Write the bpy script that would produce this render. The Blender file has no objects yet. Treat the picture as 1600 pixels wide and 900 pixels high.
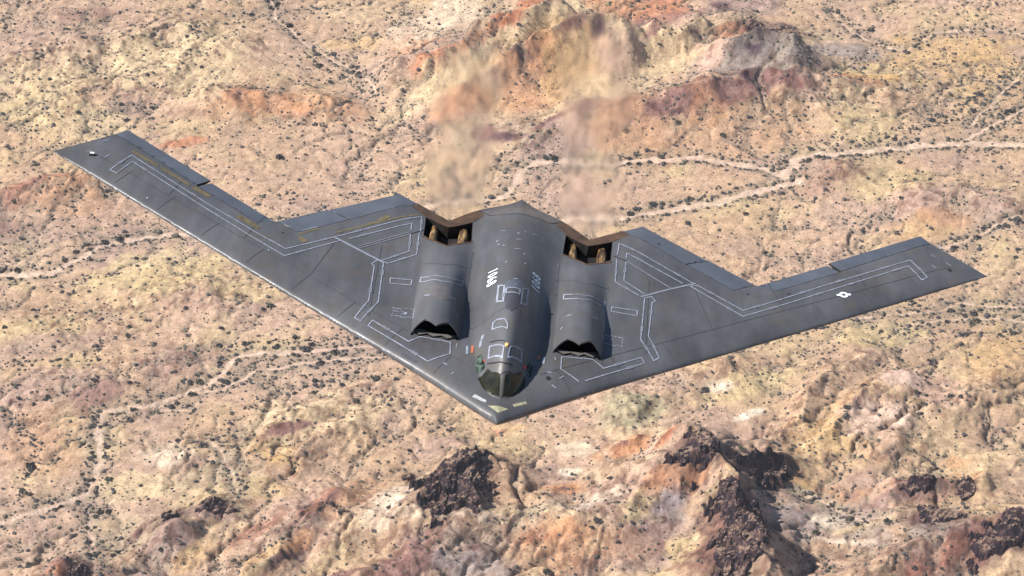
import bpy, math, random
import numpy as np
from mathutils import Matrix, Vector
from mathutils.geometry import delaunay_2d_cdt

scene = bpy.context.scene
R = math.radians
# ------------------------------------------------------------------ camera
CAM_Z = 1250.0
PITCH = 38.0
cam_d = bpy.data.cameras.new('camera'); cam = bpy.data.objects.new('camera', cam_d)
scene.collection.objects.link(cam); scene.camera = cam
cam.location = (0, 0, CAM_Z); cam.rotation_euler = (R(90-PITCH), 0, 0)
cam_d.sensor_width = 36.0; cam_d.lens = 90.0; cam_d.clip_start = 1.0; cam_d.clip_end = 90000.0
# ------------------------------------------------------------------ light
SUN_EL, SUN_AZ = 46.0, -10.0         # sun from the left, square to the view
sv = Vector((-math.cos(R(SUN_EL))*math.cos(R(SUN_AZ)), math.cos(R(SUN_EL))*math.sin(R(SUN_AZ)), math.sin(R(SUN_EL))))
sun_d = bpy.data.lights.new('sun', 'SUN'); sun_d.energy = 4.8; sun_d.angle = R(0.5); sun_d.color = (1.0, .955, .89)
sun = bpy.data.objects.new('sun', sun_d); scene.collection.objects.link(sun)
sun.rotation_euler = sv.to_track_quat('Z', 'Y').to_euler()
w = bpy.data.worlds.new('World'); scene.world = w; w.use_nodes = True
nt = w.node_tree; sky = nt.nodes.new('ShaderNodeTexSky'); sky.sky_type = 'NISHITA'; sky.sun_disc = False
sky.sun_elevation = R(SUN_EL); sky.sun_rotation = math.atan2(sv.x, sv.y); sky.altitude = 1500
nt.links.new(sky.outputs[0], nt.nodes['Background'].inputs[0]); nt.nodes['Background'].inputs[1].default_value = 0.075
scene.view_settings.view_transform = 'Standard'; scene.view_settings.look = 'None'
scene.view_settings.exposure = 0.76; scene.view_settings.gamma = 1.0
rng = np.random.default_rng(7)
PL = np.array([[0,0],[26.2,17.09],[22.6,20.19],[13.26,13.9],[6.87,18.25],[3.9,16.32],[0,20.65]])
LE_D = PL[1]/np.linalg.norm(PL[1])
def d_le(x, y):
    """distance behind the leading edge, on either half"""
    return y*LE_D[0] - np.abs(x)*LE_D[1]
def seg_d(px, py, a, b):
    ab = b-a; t = np.clip(((px-a[0])*ab[0]+(py-a[1])*ab[1])/(ab@ab), 0, 1)
    return np.hypot(px-a[0]-t*ab[0], py-a[1]-t*ab[1])
def d_te(x, y):
    ax = np.abs(x); d = np.full(np.shape(ax), 1e9)
    for i in range(1, 6):
        d = np.minimum(d, seg_d(ax, y, PL[i], PL[i+1]))
    return d
def sst(a, b, v):
    t = np.clip((v-a)/(b-a), 0, 1); return t*t*(3-2*t)
def base(x, y):
    ax = np.abs(x)
    z = 0.6*(ax/26.2)**1.6
    z = z - 0.30*np.exp(-((x**2+y**2)/3.5**2)) - 0.95*np.exp(-((x**2+(y-20.6)**2)/3.0**2))
    return z
def thick(x):
    ax = np.abs(x); return 0.29 + 0.31*np.exp(-(ax/7.0)**2) + 0.10*np.exp(-(ax/13.0)**2)
def prof(x, y):
    d1 = np.maximum(d_le(x, y), 0); d2 = np.maximum(d_te(x, y), 0)
    R = 1.6 + 0.95*np.exp(-(np.abs(x)/8.0)**2); W = 3.4
    A = np.sqrt(np.clip(1-(1-np.minimum(d1/R, 1))**2, 0, 1))
    B = 1-(1-np.minimum(d2/W, 1))**2
    return A*(0.06+0.94*B)
def hump(x, y):
    """central body with the cockpit"""
    yc = 6.2; L = 4.85
    H = np.interp(y, [0, 6.2, 8, 10, 12, 14, 16, 17.5, 19, 21], [1.68, 1.68, 1.55, 1.3, 1.02, .74, .46, .28, .12, 0])
    w = np.interp(y, [0, 3.5, 6, 10, 14, 18, 21], [1.8, 1.8, 2.0, 2.35, 2.55, 2.7, 2.7])
    fy = np.maximum(yc-y, 0)/L; fx = np.abs(x)/w
    rho = np.sqrt(fx**2+fy**2)
    ph = np.where(rho > 1e-6, fy/np.maximum(rho, 1e-6), 0)**3.2
    e = 0.62*ph + 2.3*(1-ph); p = 2.9*ph + 2.0*(1-ph)
    return H*np.clip(1-np.minimum(rho, 1)**p, 0, 1)**e*sst(-0.1, 2.2, d_te(x, y))
def top(x, y):
    x = np.asarray(x, float); y = np.asarray(y, float)
    return base(x, y) + thick(x)*prof(x, y) + hump(x, y)
def bot(x, y):
    x = np.asarray(x, float); y = np.asarray(y, float)
    ax = np.abs(x)
    belly = 1.0*np.exp(-(ax/4.5)**4)*sst(1.0, 6.0, y)*(1-sst(12, 19, y))
    return base(x, y) - (0.95*thick(x)+belly)*prof(x, y)
NX = 3.72
def nac(x, y):
    """height of an engine cowl above the wing skin"""
    q = np.abs(np.abs(x)-NX)
    w = np.interp(y, [4.4, 6, 8, 11, 14, 15], [1.27, 1.33, 1.36, 1.4, 1.45, 1.45])
    H = np.interp(y, [4.4, 5.2, 6.2, 7.5, 9, 11, 13, 14.6], [1.02, 1.12, 1.16, 1.08, .86, .5, .2, 0.03])
    r = np.minimum(q/w, 1)
    e = np.interp(y, [4.4, 6.5, 9], [0.8, 1.35, 2.1])
    return H*np.clip(1-r**2.6, 0, 1)**e
def lip_y(x):
    """how far forward an engine cowl reaches"""
    return np.interp(np.abs(x), [2.44, 2.47, 3.12, 3.71, 4.32, 4.93, 4.985], [5.12, 5.26, 5.28, 4.85, 5.36, 5.26, 5.12])
def topn(x, y):
    return top(x, y) + nac(x, y)*(y > lip_y(x)-.02)
def _hash(ix, iy, s):
    h = (ix.astype(np.int64)*374761393 + iy.astype(np.int64)*668265263 + s*1442695041) & 0xffffffff
    h = ((h ^ (h >> 13))*1274126177) & 0xffffffff
    return ((h ^ (h >> 16)) & 0xffff)/65535.0
def noise(x, y, s=0):
    """gradient noise, about -1..1"""
    x = np.asarray(x, float); y = np.asarray(y, float)
    ix = np.floor(x); iy = np.floor(y); fx = x-ix; fy = y-iy
    u = fx*fx*fx*(fx*(fx*6-15)+10); v = fy*fy*fy*(fy*(fy*6-15)+10)
    def g(dx, dy):
        a = _hash(ix+dx, iy+dy, s)*6.2831853
        return np.cos(a)*(fx-dx)+np.sin(a)*(fy-dy)
    return 1.5*((g(0, 0)*(1-u)+g(1, 0)*u)*(1-v)+(g(0, 1)*(1-u)+g(1, 1)*u)*v)
def fbm(x, y, sc, o=4, s=0, g=.5):
    a = 1.; t = 0.
    for k in range(o):
        t = t+a*noise(x/sc+17.3*k, y/sc-9.1*k, s+k); a *= g; sc /= 2.03
    return t
def ridged(x, y, sc, o=4, s=0):
    a = 1.; t = 0.; w = 1.
    for k in range(o):
        n = 1-np.abs(noise(x/sc+5.7*k, y/sc+3.3*k, s+k))*1.6
        n = np.clip(n, 0, 1)**2*w; w = np.clip(n*1.6, 0, 1)
        t = t+a*n; a *= .5; sc /= 2.1
    return t
def pdist(x, y, pts):
    d = np.full(np.shape(x), 1e9); hh = np.zeros(np.shape(x))
    for a, b in zip(pts[:-1], pts[1:]):
        dx, dy = b[0]-a[0], b[1]-a[1]
        t = np.clip(((x-a[0])*dx+(y-a[1])*dy)/(dx*dx+dy*dy), 0, 1)
        q = np.hypot(x-a[0]-t*dx, y-a[1]-t*dy); m = q < d
        d = np.where(m, q, d)
        if len(a) > 2: hh = np.where(m, a[2]+t*(b[2]-a[2]), hh)
    return d, hh
def height(x, y, ridges, washes):
    """terrain height and a few masks"""
    x = np.asarray(x, float); y = np.asarray(y, float)
    wx = x+14*fbm(x, y, 70, 3, 11); wy = y+14*fbm(x, y, 70, 3, 12)
    h = np.zeros(x.shape); rug = np.zeros(x.shape)
    for pts, w in ridges:
        m = (x > min(p[0] for p in pts)-5*w) & (x < max(p[0] for p in pts)+5*w) & (y > min(p[1] for p in pts)-5*w) & (y < max(p[1] for p in pts)+5*w)
        if not m.any(): continue
        d, hh = pdist(wx[m], wy[m], pts)
        r = d/w
        hn = hh*(np.exp(-r*1.15)*.75+.25*np.exp(-r*r*.8))
        k = h[m]; h[m] = np.maximum(k, hn)+.25*np.minimum(k, hn)
        rug[m] = np.maximum(rug[m], np.exp(-(r/1.6)**2))
    near = np.clip((1560-y)/220, 0, 1); near = near*near*(3-2*near)
    wd = np.full(x.shape, 1e9)
    for pts, w in washes:
        m = (x > min(p[0] for p in pts)-60) & (x < max(p[0] for p in pts)+60) & (y > min(p[1] for p in pts)-60) & (y < max(p[1] for p in pts)+60)
        if not m.any(): continue
        d, _ = pdist(x[m]+2.2*fbm(x[m], y[m], 14, 3, 31), y[m]+2.2*fbm(x[m], y[m], 14, 3, 32), pts)
        wd[m] = np.minimum(wd[m], d-w*.5*(1+.5*noise(x[m]/22, y[m]/22, 77)))
    flat = 1-np.exp(-np.maximum(wd, 0)/26.)
    amp = (.18+.32*rug+.11*near)*(.12+.88*flat)
    g1 = ridged(wx, wy, 85, 5, 3)
    wx2 = wx+5*fbm(wx, wy, 22, 2, 14); wy2 = wy+5*fbm(wx, wy, 22, 2, 15)
    g2 = ridged(wx2, wy2, 30, 4, 8)
    h = h+amp*(6.6*g1+1.6*g2-3)+(.3+.7*flat)*2.0*fbm(wx, wy, 75, 2, 171) + 5*fbm(x, y, 260, 2, 5)
    h = h+(.15+.8*amp)*(.5*ridged(wx2, wy2, 11, 4, 21)+.3*fbm(x, y, 4, 3, 27))
    crag = np.clip(rug-.35, 0, 1)*flat
    h = h+crag*1.2*np.abs(fbm(wx2, wy2, 15, 5, 41, .6))
    h = h-1.2*np.exp(-np.maximum(wd, 0)/3.)
    # dendritic drainage: long warped channels running down from the upper right
    ra = x*.80+y*.60; rb = -x*.60+y*.80
    qa = ra+16*fbm(x, y, 60, 3, 141)+4*fbm(x, y, 14, 3, 144); qb = rb+13*fbm(x, y, 48, 3, 142)+4*fbm(x, y, 14, 3, 145)
    c1 = np.exp(-(np.abs(noise(qa/95, qb/44, 150))/.085)**1.4)
    c2 = np.exp(-(np.abs(noise(qa/46+9, qb/20, 151))/.12)**1.4)
    c3 = np.exp(-(np.abs(noise(qa/22, qb/10+4, 152))/.15)**1.4)
    ck = .35+.65*np.clip(.5+1.2*fbm(x, y, 150, 2, 155), 0, 1)
    h = h-(.25+.75*flat)*ck*(3.0*c1+1.5*c2+.4*c3)*(1+.8*near)
    gul = np.clip(.25*np.clip(1-(g1*.75+g2*.25)*1.05, 0, 1)+ck*(.95*c1+.62*c2+.25*c3), 0, 1)          # drainage lines between the spurs
    return h, wd, rug, gul, amp, g2
RIDGES = [
([[131.3,1384.4,28.0],[158.4,1344.6,30.0],[153.4,1308.3,36.0],[159.4,1272.0,40.0],[166.7,1227.7,44.0]],30),
([[150.1,1353.6,28.0],[183.7,1373.7,24.0],[198.4,1374.7,12.0]],14),
([[-107.7,1312.3,14.0],[-71.9,1320.1,22.0],[-17.9,1315.7,20.0],[44.8,1313.7,20.0],[85.7,1331.2,24.0],[132.7,1366.0,26.0]],34),
([[-68.0,1338.8,20.0],[-36.6,1364.9,27.0],[-16.0,1367.0,22.0]],22),
([[-29.6,1350.1,22.0],[-22.5,1319.0,20.0]],14),
([[-257.1,1299.2,8.0],[-239.5,1323.3,19.0]],13),
([[-229.3,1336.3,10.0],[-211.6,1343.1,13.0],[-195.9,1341.8,8.0]],12),
([[-184.0,1258.2,14.0],[-144.2,1323.3,16.0],[-116.6,1353.1,10.0]],20),
([[-105.1,1258.2,14.0],[-44.5,1292.9,14.0],[-18.0,1310.0,10.0]],20),
([[235.4,1252.1,20.0],[283.2,1289.9,26.0],[336.6,1296.4,32.0],[364.7,1306.1,32.0]],30),
([[269.1,1347.5,12.0],[292.8,1359.9,18.0],[330.0,1360.0,13.0]],16),
([[270.9,1324.3,12.0],[302.1,1325.5,17.0],[315.1,1317.7,12.0]],14),
([[-90.0,1896.1,22.0],[-34.0,1922.2,34.0],[40.1,1967.2,44.0]],26),
([[-61.0,1849.5,16.0],[0.0,1894.1,30.0],[53.9,1934.9,42.0],[91.0,1937.0,36.0]],24),
([[13.6,1797.8,10.0],[65.9,1825.8,20.0],[115.5,1836.5,26.0],[165.5,1850.3,34.0],[198.9,1858.3,38.0],[244.2,1867.4,34.0],[289.7,1868.6,22.0],[330.0,1870.6,10.0]],38),
([[198.2,1924.3,34.0],[220.0,1921.1,44.0],[245.2,1916.9,42.0]],28),
([[120.0,1946.6,30.0],[148.7,1945.5,24.0],[184.7,1972.4,24.0]],20),
([[-422.4,1713.2,12.0],[-392.1,1724.0,14.0],[-339.7,1726.8,12.0],[-318.4,1721.5,6.0]],18),
([[-255.8,1855.5,12.0],[-223.7,1872.6,14.0],[-183.5,1855.5,12.0],[-150.1,1855.5,12.0]],20),
([[261.3,1735.2,6.0],[281.4,1753.0,11.0]],14),
([[333.8,1718.8,8.0],[371.5,1725.0,10.0],[399.9,1700.8,8.0]],22),
([[-316.5,1262.3,10.0],[-302.2,1275.0,16.0],[-287.4,1273.7,8.0]],16),
([[32.2,1360.8,6.0],[48.2,1362.1,8.0]],10),
([[65.5,1406.0,9.0],[117.3,1410.6,8.0]],10),
([[-455.3,1919.9,10.0],[-389.2,1937.8,12.0],[-289.8,1973.1,10.0]],30),
([[-390.5,1861.5,8.0],[-312.1,1911.0,9.0],[-242.0,1954.7,8.0]],26),
([[-373.7,1460.0,6.0],[-317.6,1472.4,8.0],[-244.2,1506.3,5.0]],24),
([[-368.5,1554.4,4.0],[-291.4,1577.2,5.0],[-213.2,1603.1,4.0]],24),
([[71.3,1443.0,8.0],[124.9,1470.1,10.0],[175.4,1502.6,8.0]],20),
([[177.7,1402.3,6.0],[218.0,1438.3,12.0],[257.8,1500.2,10.0]],18),
([[224.5,1402.3,6.0],[254.6,1425.0,11.0],[289.4,1478.7,9.0]],16),
([[271.3,1402.3,6.0],[303.8,1440.6,10.0],[365.7,1472.4,8.0]],20),
([[-220.2,1404.6,4.0],[-180.4,1438.0,6.0],[-115.1,1461.1,5.0]],20),
([[-186.0,1388.3,6.0],[-154.4,1406.0,9.0],[-113.3,1423.6,6.0]],18),
]
WASHES = [
([[459.4,1800.8],[436.6,1795.2],[393.1,1796.8],[349.0,1793.4],[315.6,1787.3],[276.7,1780.4],[250.7,1779.6],[241.7,1776.2],[236.2,1762.6],[226.6,1750.3]],6.5),
([[226.6,1750.3],[213.4,1759.6],[189.2,1768.4],[154.6,1777.8],[113.7,1773.2],[75.6,1766.8],[43.2,1769.1],[22.7,1768.1],[9.7,1762.3],[2.1,1743.1],[-2.1,1729.2],[-15.9,1718.0],[-53.0,1714.4],[-84.5,1704.0],[-126.8,1703.7],[-158.2,1699.4],[-186.2,1685.3],[-209.2,1677.3],[-245.6,1674.1],[-276.9,1673.6],[-304.8,1666.8],[-332.2,1657.4],[-351.2,1636.5],[-367.8,1622.0],[-409.8,1620.9],[-430.2,1620.5]],5),
([[240.8,1742.1],[225.6,1737.9],[202.6,1729.9],[169.7,1715.1],[138.7,1709.1],[105.5,1700.3],[84.1,1691.6],[55.2,1693.0],[31.4,1683.8]],6),
([[472.3,1876.1],[446.0,1853.6],[419.7,1828.6],[394.8,1808.8],[382.3,1797.6]],3),
([[456.5,1917.9],[415.1,1853.1],[392.2,1821.5]],1.5),
([[488.1,1970.9],[465.7,1976.3],[443.6,1984.5],[408.5,1983.9],[384.6,1979.5],[364.8,1961.4],[354.7,1949.0],[340.8,1953.7],[319.6,1971.3],[304.6,1993.9],[294.9,2015.1]],1.6),
([[-79.1,1533.4],[-118.1,1523.2],[-162.1,1518.4],[-191.4,1516.2],[-208.4,1513.4],[-218.0,1495.1],[-227.5,1481.8],[-245.7,1468.5],[-268.2,1455.1],[-291.5,1450.9],[-304.0,1444.4],[-307.3,1431.3],[-301.8,1397.3],[-303.2,1374.2],[-307.2,1361.8],[-334.1,1344.9],[-363.7,1330.0],[-380.8,1322.7]],3.6),
([[-78.5,1513.8],[-137.0,1508.8],[-175.5,1498.9],[-194.8,1495.8],[-217.3,1475.3],[-240.8,1468.8]],1.8),
([[-239.3,1452.3],[-267.6,1450.4]],1.5),
([[442.0,1697.6],[419.8,1690.7],[398.0,1682.9],[363.9,1661.2],[341.8,1650.9]],1.2),
([[424.4,1584.8],[383.7,1582.1],[353.7,1585.3],[326.6,1571.8],[300.7,1566.9],[269.9,1560.1]],1.6),
([[420.5,1561.0],[381.3,1566.6],[340.4,1562.5],[298.7,1550.2]],1.4),
([[-222.7,2036.1],[-217.5,2004.9],[-191.6,1969.2],[-160.7,1934.5],[-136.5,1911.6],[-118.0,1877.9]],1.6),
([[201.5,1354.1],[220.1,1352.4],[236.4,1333.9],[249.1,1326.6],[270.5,1324.5]],1.6),
([[-301.9,1343.5],[-295.9,1306.7],[-286.5,1265.7]],1.0),
([[-221.4,1415.3],[-209.5,1398.0],[-201.6,1376.5],[-197.1,1361.0]],1.2),
]
SHRUB_LINES = [
([[-73.2,1502.0],[-87.2,1486.4],[-116.1,1482.7],[-145.2,1481.2],[-163.9,1471.4],[-182.3,1459.5],[-195.7,1448.8],[-209.5,1440.4],[-219.8,1423.0],[-221.0,1402.5]],2.5),
([[-220.1,1402.8],[-201.8,1379.3],[-193.9,1342.4]],1.5),
([[-391.9,1508.1],[-361.8,1505.6],[-338.4,1512.7],[-319.8,1521.3],[-316.6,1535.0]],2.5),
([[-316.6,1535.0],[-297.3,1538.9],[-275.3,1522.4]],2),
([[-211.5,2003.6],[-184.0,1939.7],[-147.6,1902.4],[-116.6,1870.7],[-111.6,1854.4],[-119.3,1839.0],[-154.7,1828.1],[-182.4,1829.3]],2),
([[-111.3,1846.1],[-77.0,1814.4],[-82.1,1801.1]],2),
([[-453.0,1900.0],[-389.4,1942.4],[-318.0,1966.9],[-269.5,1996.3]],1.5),
([[-32.3,1756.7],[0.0,1764.5],[16.2,1772.9],[54.2,1775.7],[108.5,1779.6],[152.1,1782.4],[179.1,1780.0],[216.8,1775.7]],2.5),
([[217.0,1778.1],[225.5,1783.5],[260.8,1783.5],[288.4,1788.4],[327.3,1793.8],[382.7,1800.0]],2.0),
([[248.8,1771.4],[293.2,1781.6],[326.6,1788.3],[380.6,1785.6],[412.6,1781.6]],2.0),
([[105.1,1690.7],[137.5,1705.5],[169.3,1708.1],[202.0,1722.3],[234.5,1731.0]],2.5),
([[52.6,1694.4],[79.1,1702.1],[137.9,1714.4],[186.6,1730.6]],2.5),
([[254.1,1553.3],[232.9,1540.8],[207.5,1532.9]],2),
([[271.6,1576.2],[312.9,1584.3],[352.0,1572.7],[398.7,1549.4]],4),
([[297.9,1543.5],[348.2,1546.6],[397.4,1541.5]],3),
([[256.1,1445.2],[234.5,1412.0],[215.8,1409.6]],1.5),
([[330.2,1561.5],[313.1,1473.7],[302.0,1426.6]],1.5),
([[-295.1,1441.8],[-295.2,1409.4],[-291.3,1369.0]],1.8),
([[-314.7,1447.1],[-310.1,1408.8],[-314.4,1369.0]],1.8),
([[-217.7,1480.3],[-194.2,1488.5],[-175.1,1493.6]],2),
([[-78.7,1521.9],[-118.6,1533.6],[-138.3,1532.9],[-197.4,1529.4],[-221.2,1520.6]],2.5),
([[-381.5,1447.5],[-347.8,1409.1],[-354.3,1356.9]],4),
([[456.5,1917.9],[389.2,1848.2],[328.4,1804.3],[272.1,1789.1]],6),
([[440.3,1819.6],[413.3,1860.2],[382.4,1880.0]],5),
]
PATCHES = [
((-309.0,1932.1,83.3,22.1,9.4,-51.2),'cream',0.8),
((-412.2,1894.4,50.8,0.0,8.7,-60.2),'cream',0.6),
((-411.0,1842.8,51.1,-15.3,2.2,-47.7),'yel',0.5),
((-358.8,1824.8,33.0,0.0,3.7,-28.9),'cream',0.7),
((-282.7,1893.5,50.2,-31.0,-3.9,-37.8),'cream',0.6),
((-285.9,1617.2,64.6,15.2,6.4,-32.8),'yel',0.75),
((-288.2,1636.5,29.6,8.9,2.7,-12.5),'cream',0.6),
((-368.1,1549.4,43.1,10.0,4.0,-17.2),'yel',0.5),
((-212.6,1593.7,30.4,0.0,1.4,-16.3),'yel',0.6),
((-358.7,1586.1,40.3,0.0,2.8,-20.2),'tan',0.5),
((-175.3,1399.0,25.4,-9.9,-2.0,-18.8),'gold',0.8),
((-184.5,1365.6,27.7,-7.1,-0.4,-10.7),'gold',0.4),
((-253.1,1402.1,20.7,2.8,2.5,-15.3),'pale',0.7),
((-275.3,1370.2,31.7,4.2,2.6,-14.8),'cream',0.7),
((-151.7,1435.7,60.3,16.5,5.0,-28.3),'cream',0.55),
((-209.2,1382.1,37.1,0.0,1.8,-20.5),'olive',0.4),
((-109.8,1449.4,28.7,0.0,0.7,-14.6),'cream',0.5),
((-75.2,1408.2,37.6,0.0,0.7,-21.0),'tan',0.3),
((-271.3,1319.5,27.1,0.0,3.1,-25.9),'olive',0.4),
((-222.8,1289.3,21.5,19.3,5.5,-11.0),'gold',0.4),
((-168.1,1280.0,21.9,19.3,5.8,-12.1),'gold',0.5),
((-175.9,1267.2,14.4,12.7,2.6,-5.4),'cream',0.7),
((282.3,1538.2,37.2,0.0,-2.5,-21.8),'yel',0.85),
((178.1,1472.7,43.8,14.1,1.2,-18.9),'yel',0.8),
((153.9,1470.0,14.5,0.0,-0.5,-7.4),'pale',0.8),
((178.1,1439.6,13.7,9.3,1.1,-4.6),'white',0.8),
((158.6,1469.0,6.8,0.0,-0.2,-3.7),'white',0.7),
((90.2,1441.0,33.6,4.5,0.4,-21.7),'olive',0.75),
((250.4,1433.9,36.5,29.6,6.8,-25.0),'gold',0.35),
((328.3,1406.0,52.9,13.5,-1.0,-47.6),'yel',0.4),
((233.5,1394.5,46.6,0.0,-3.4,-34.3),'gold',0.3),
((373.0,1513.7,29.4,0.0,-6.8,-45.3),'gold',0.45),
((312.3,1467.3,27.4,-7.7,-7.0,-28.9),'pink',0.6),
((269.5,1431.8,23.8,0.0,-2.4,-21.6),'pinkw',0.6),
((293.1,1472.9,19.4,0.0,-1.4,-11.2),'pinkw',0.6),
((321.6,1390.4,18.6,0.0,-1.4,-10.4),'orange',0.5),
((350.4,1425.6,23.2,18.0,3.6,-15.4),'maroon',0.35),
((310.0,1739.0,48.2,0.0,-3.1,-27.3),'yel',0.6),
((338.1,1713.7,31.9,0.0,-2.0,-16.2),'pink',0.4),
((369.2,1704.6,47.4,0.0,-4.9,-35.3),'mauve',0.5),
((333.9,1673.4,36.6,0.0,-2.0,-15.6),'gold',0.5),
((400.6,1707.1,21.2,0.0,-2.7,-17.9),'mauve',0.5),
((269.8,1744.1,29.6,17.5,2.1,-19.0),'maroon',0.45),
((356.6,1688.3,21.0,0.0,-1.4,-10.6),'orange',0.4),
((367.1,1935.0,85.8,0.0,-5.2,-41.4),'gold',0.55),
((311.8,1903.8,60.5,-9.8,-2.9,-18.3),'yel',0.7),
((304.8,1943.4,45.8,0.0,-2.0,-18.8),'grey',0.75),
((275.4,1996.8,46.5,0.0,-2.0,-21.6),'tan',0.4),
((424.8,1896.9,45.2,0.0,-7.4,-50.3),'gold',0.4),
((297.5,1826.5,38.7,0.0,-4.1,-38.7),'yel',0.65),
((244.7,1786.0,27.3,0.0,-1.2,-13.2),'yel',0.7),
((220.1,1826.0,55.1,0.0,-3.0,-38.7),'tan',0.5),
((-81.0,1963.0,30.6,27.1,8.0,-28.5),'orange',0.55),
((-56.4,1907.9,31.7,21.6,4.6,-21.4),'redor',0.8),
((-5.7,1932.9,46.0,43.8,4.4,-15.9),'redor',0.9),
((17.1,1944.0,31.4,27.5,3.0,-12.6),'red',0.5),
((29.6,2029.8,26.4,23.2,3.2,-13.7),'redor',0.9),
((-64.4,1997.8,46.8,41.8,7.9,-29.1),'pale',0.7),
((-141.6,2015.6,46.9,0.0,1.0,-21.9),'cream',0.4),
((0.0,1920.2,73.2,63.1,3.8,-15.0),'cream',0.95),
((-44.9,1885.1,64.0,38.1,4.1,-21.1),'cream',0.9),
((58.8,2012.1,26.5,22.9,4.8,-21.3),'cream',0.95),
((79.6,1940.0,28.4,0.0,-0.6,-21.2),'cream',0.6),
((124.4,2026.3,51.2,-8.5,-2.1,-23.7),'redor',0.75),
((94.6,2023.1,22.9,0.0,-0.5,-16.2),'orange',0.7),
((22.5,1899.7,26.6,17.7,3.3,-17.3),'orange',0.75),
((11.2,1874.5,33.3,0.0,-0.2,-49.3),'orange',0.55),
((-44.3,1846.5,29.4,14.2,4.1,-24.7),'orange',0.65),
((5.5,1812.3,33.0,0.0,-0.1,-28.8),'grey',0.3),
((56.4,1891.1,39.0,0.0,-1.2,-59.5),'gold',0.5),
((77.7,1852.8,27.7,0.0,-1.3,-48.9),'cream',0.6),
((43.9,1821.1,57.4,40.8,2.5,-11.7),'cream',0.8),
((137.0,1926.4,50.5,24.3,3.9,-39.4),'cream',0.65),
((120.1,1941.6,34.1,0.0,-0.4,-10.5),'cream',0.6),
((90.5,1913.6,22.5,0.0,-0.7,-20.6),'pink',0.5),
((-38.4,1809.1,27.4,0.0,0.4,-28.6),'olive',0.35),
((-5.5,1799.7,18.5,-2.8,-0.3,-6.7),'dkmaroon',0.95),
((-23.0,1811.2,12.0,0.0,0.1,-7.7),'maroon',0.8),
((32.9,1815.0,31.3,20.0,1.2,-6.4),'maroon',0.9),
((68.8,1831.3,32.8,10.3,1.1,-15.4),'maroon',0.75),
((104.2,1826.2,26.6,-8.5,-2.1,-15.4),'maroon',0.9),
((49.0,1796.6,48.7,15.0,2.3,-27.9),'mauve',0.6),
((109.3,1807.0,49.1,0.0,-1.7,-42.6),'tanor',0.7),
((191.9,1812.3,81.8,0.0,-3.6,-51.9),'tanor',0.5),
((176.1,1839.7,61.0,22.8,0.7,-12.5),'maroon',0.95),
((142.9,1832.4,27.2,12.8,1.7,-17.0),'maroon',0.8),
((205.2,1862.6,27.6,0.0,-0.9,-12.0),'dkmaroon',0.8),
((227.6,1862.3,31.7,-10.4,-2.4,-13.8),'maroon',0.8),
((281.2,1888.2,42.9,-11.2,-1.6,-9.0),'orange',0.85),
((326.8,1889.9,33.1,-4.3,-1.4,-9.1),'gold',0.8),
((276.3,1895.0,13.1,-2.1,-0.7,-5.1),'pinkw',0.7),
((164.9,1828.8,16.4,0.0,-1.1,-19.4),'orange',0.5),
((208.8,1908.8,56.9,18.1,0.8,-35.3),'grey',0.95),
((241.8,1902.3,37.5,-12.6,-5.5,-30.3),'grey',0.9),
((220.4,1921.9,28.2,0.0,-1.3,-16.7),'dark',0.85),
((247.3,1979.2,16.9,0.0,-1.0,-11.5),'dark',0.95),
((214.7,1975.4,11.3,0.0,-0.7,-9.5),'dark',0.8),
((181.4,1919.2,21.0,21.0,3.1,-12.6),'pink',0.6),
((199.5,1966.4,19.6,12.7,1.0,-7.9),'redor',0.6),
((212.6,2021.8,41.0,6.7,-0.4,-17.4),'mauve',0.9),
((194.8,2020.4,11.6,0.0,-0.4,-6.6),'dkmaroon',0.7),
((146.8,2004.0,34.7,5.7,-0.0,-9.6),'maroon',0.5),
((125.8,1944.8,15.5,10.2,1.1,-7.0),'maroon',0.7),
((56.7,1935.0,18.4,12.4,1.0,-6.0),'maroon',0.7),
((76.7,1935.5,6.8,0.0,-0.3,-9.5),'dkmaroon',0.8),
((11.2,1897.0,16.7,-2.7,-0.3,-5.1),'dkmaroon',0.6),
((39.5,1918.8,10.4,8.9,0.9,-3.8),'orange',0.6),
((284.6,1970.4,17.3,0.0,-0.6,-6.4),'olive',0.4),
((271.3,1903.1,14.7,0.0,-0.8,-8.2),'mauve',0.6),
((-230.9,1854.8,22.4,-6.9,-0.4,-25.3),'orange',0.85),
((-239.3,1858.6,11.1,0.0,0.7,-8.0),'maroon',0.4),
((-194.7,1851.1,16.6,0.0,0.9,-13.8),'orange',0.7),
((-166.8,1853.6,39.0,-9.7,-0.5,-23.5),'orange',0.5),
((-177.5,1842.0,11.1,0.0,0.6,-9.8),'redor',0.6),
((-252.2,1840.8,14.4,0.0,1.1,-11.8),'tanor',0.6),
((-281.5,1799.6,23.8,6.0,1.4,-7.6),'redor',0.75),
((-282.8,1841.4,22.4,-6.8,0.0,-9.7),'maroon',0.3),
((-404.8,1720.1,18.1,12.5,4.9,-13.6),'redor',0.75),
((-395.2,1726.2,13.8,0.0,1.2,-8.2),'maroon',0.6),
((-365.9,1723.9,29.7,11.4,4.1,-15.9),'tanor',0.8),
((-378.1,1748.2,19.3,9.5,2.1,-7.1),'redor',0.5),
((-388.3,1686.3,68.0,0.0,5.1,-34.7),'mauve',0.45),
((-323.1,1668.0,36.4,0.0,1.5,-12.1),'mauve',0.4),
((-403.2,1679.7,26.0,0.0,1.8,-12.1),'maroon',0.4),
((-359.1,1706.9,36.9,0.0,2.4,-17.8),'tanor',0.5),
((-432.8,1955.9,63.4,0.0,7.0,-47.3),'mauve',0.45),
((-387.6,2005.3,35.1,0.0,2.0,-15.3),'maroon',0.45),
((-293.8,2007.5,58.7,0.0,2.2,-21.9),'tan',0.5),
((-206.7,1936.7,34.3,0.0,2.9,-41.4),'pinkt',0.5),
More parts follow.
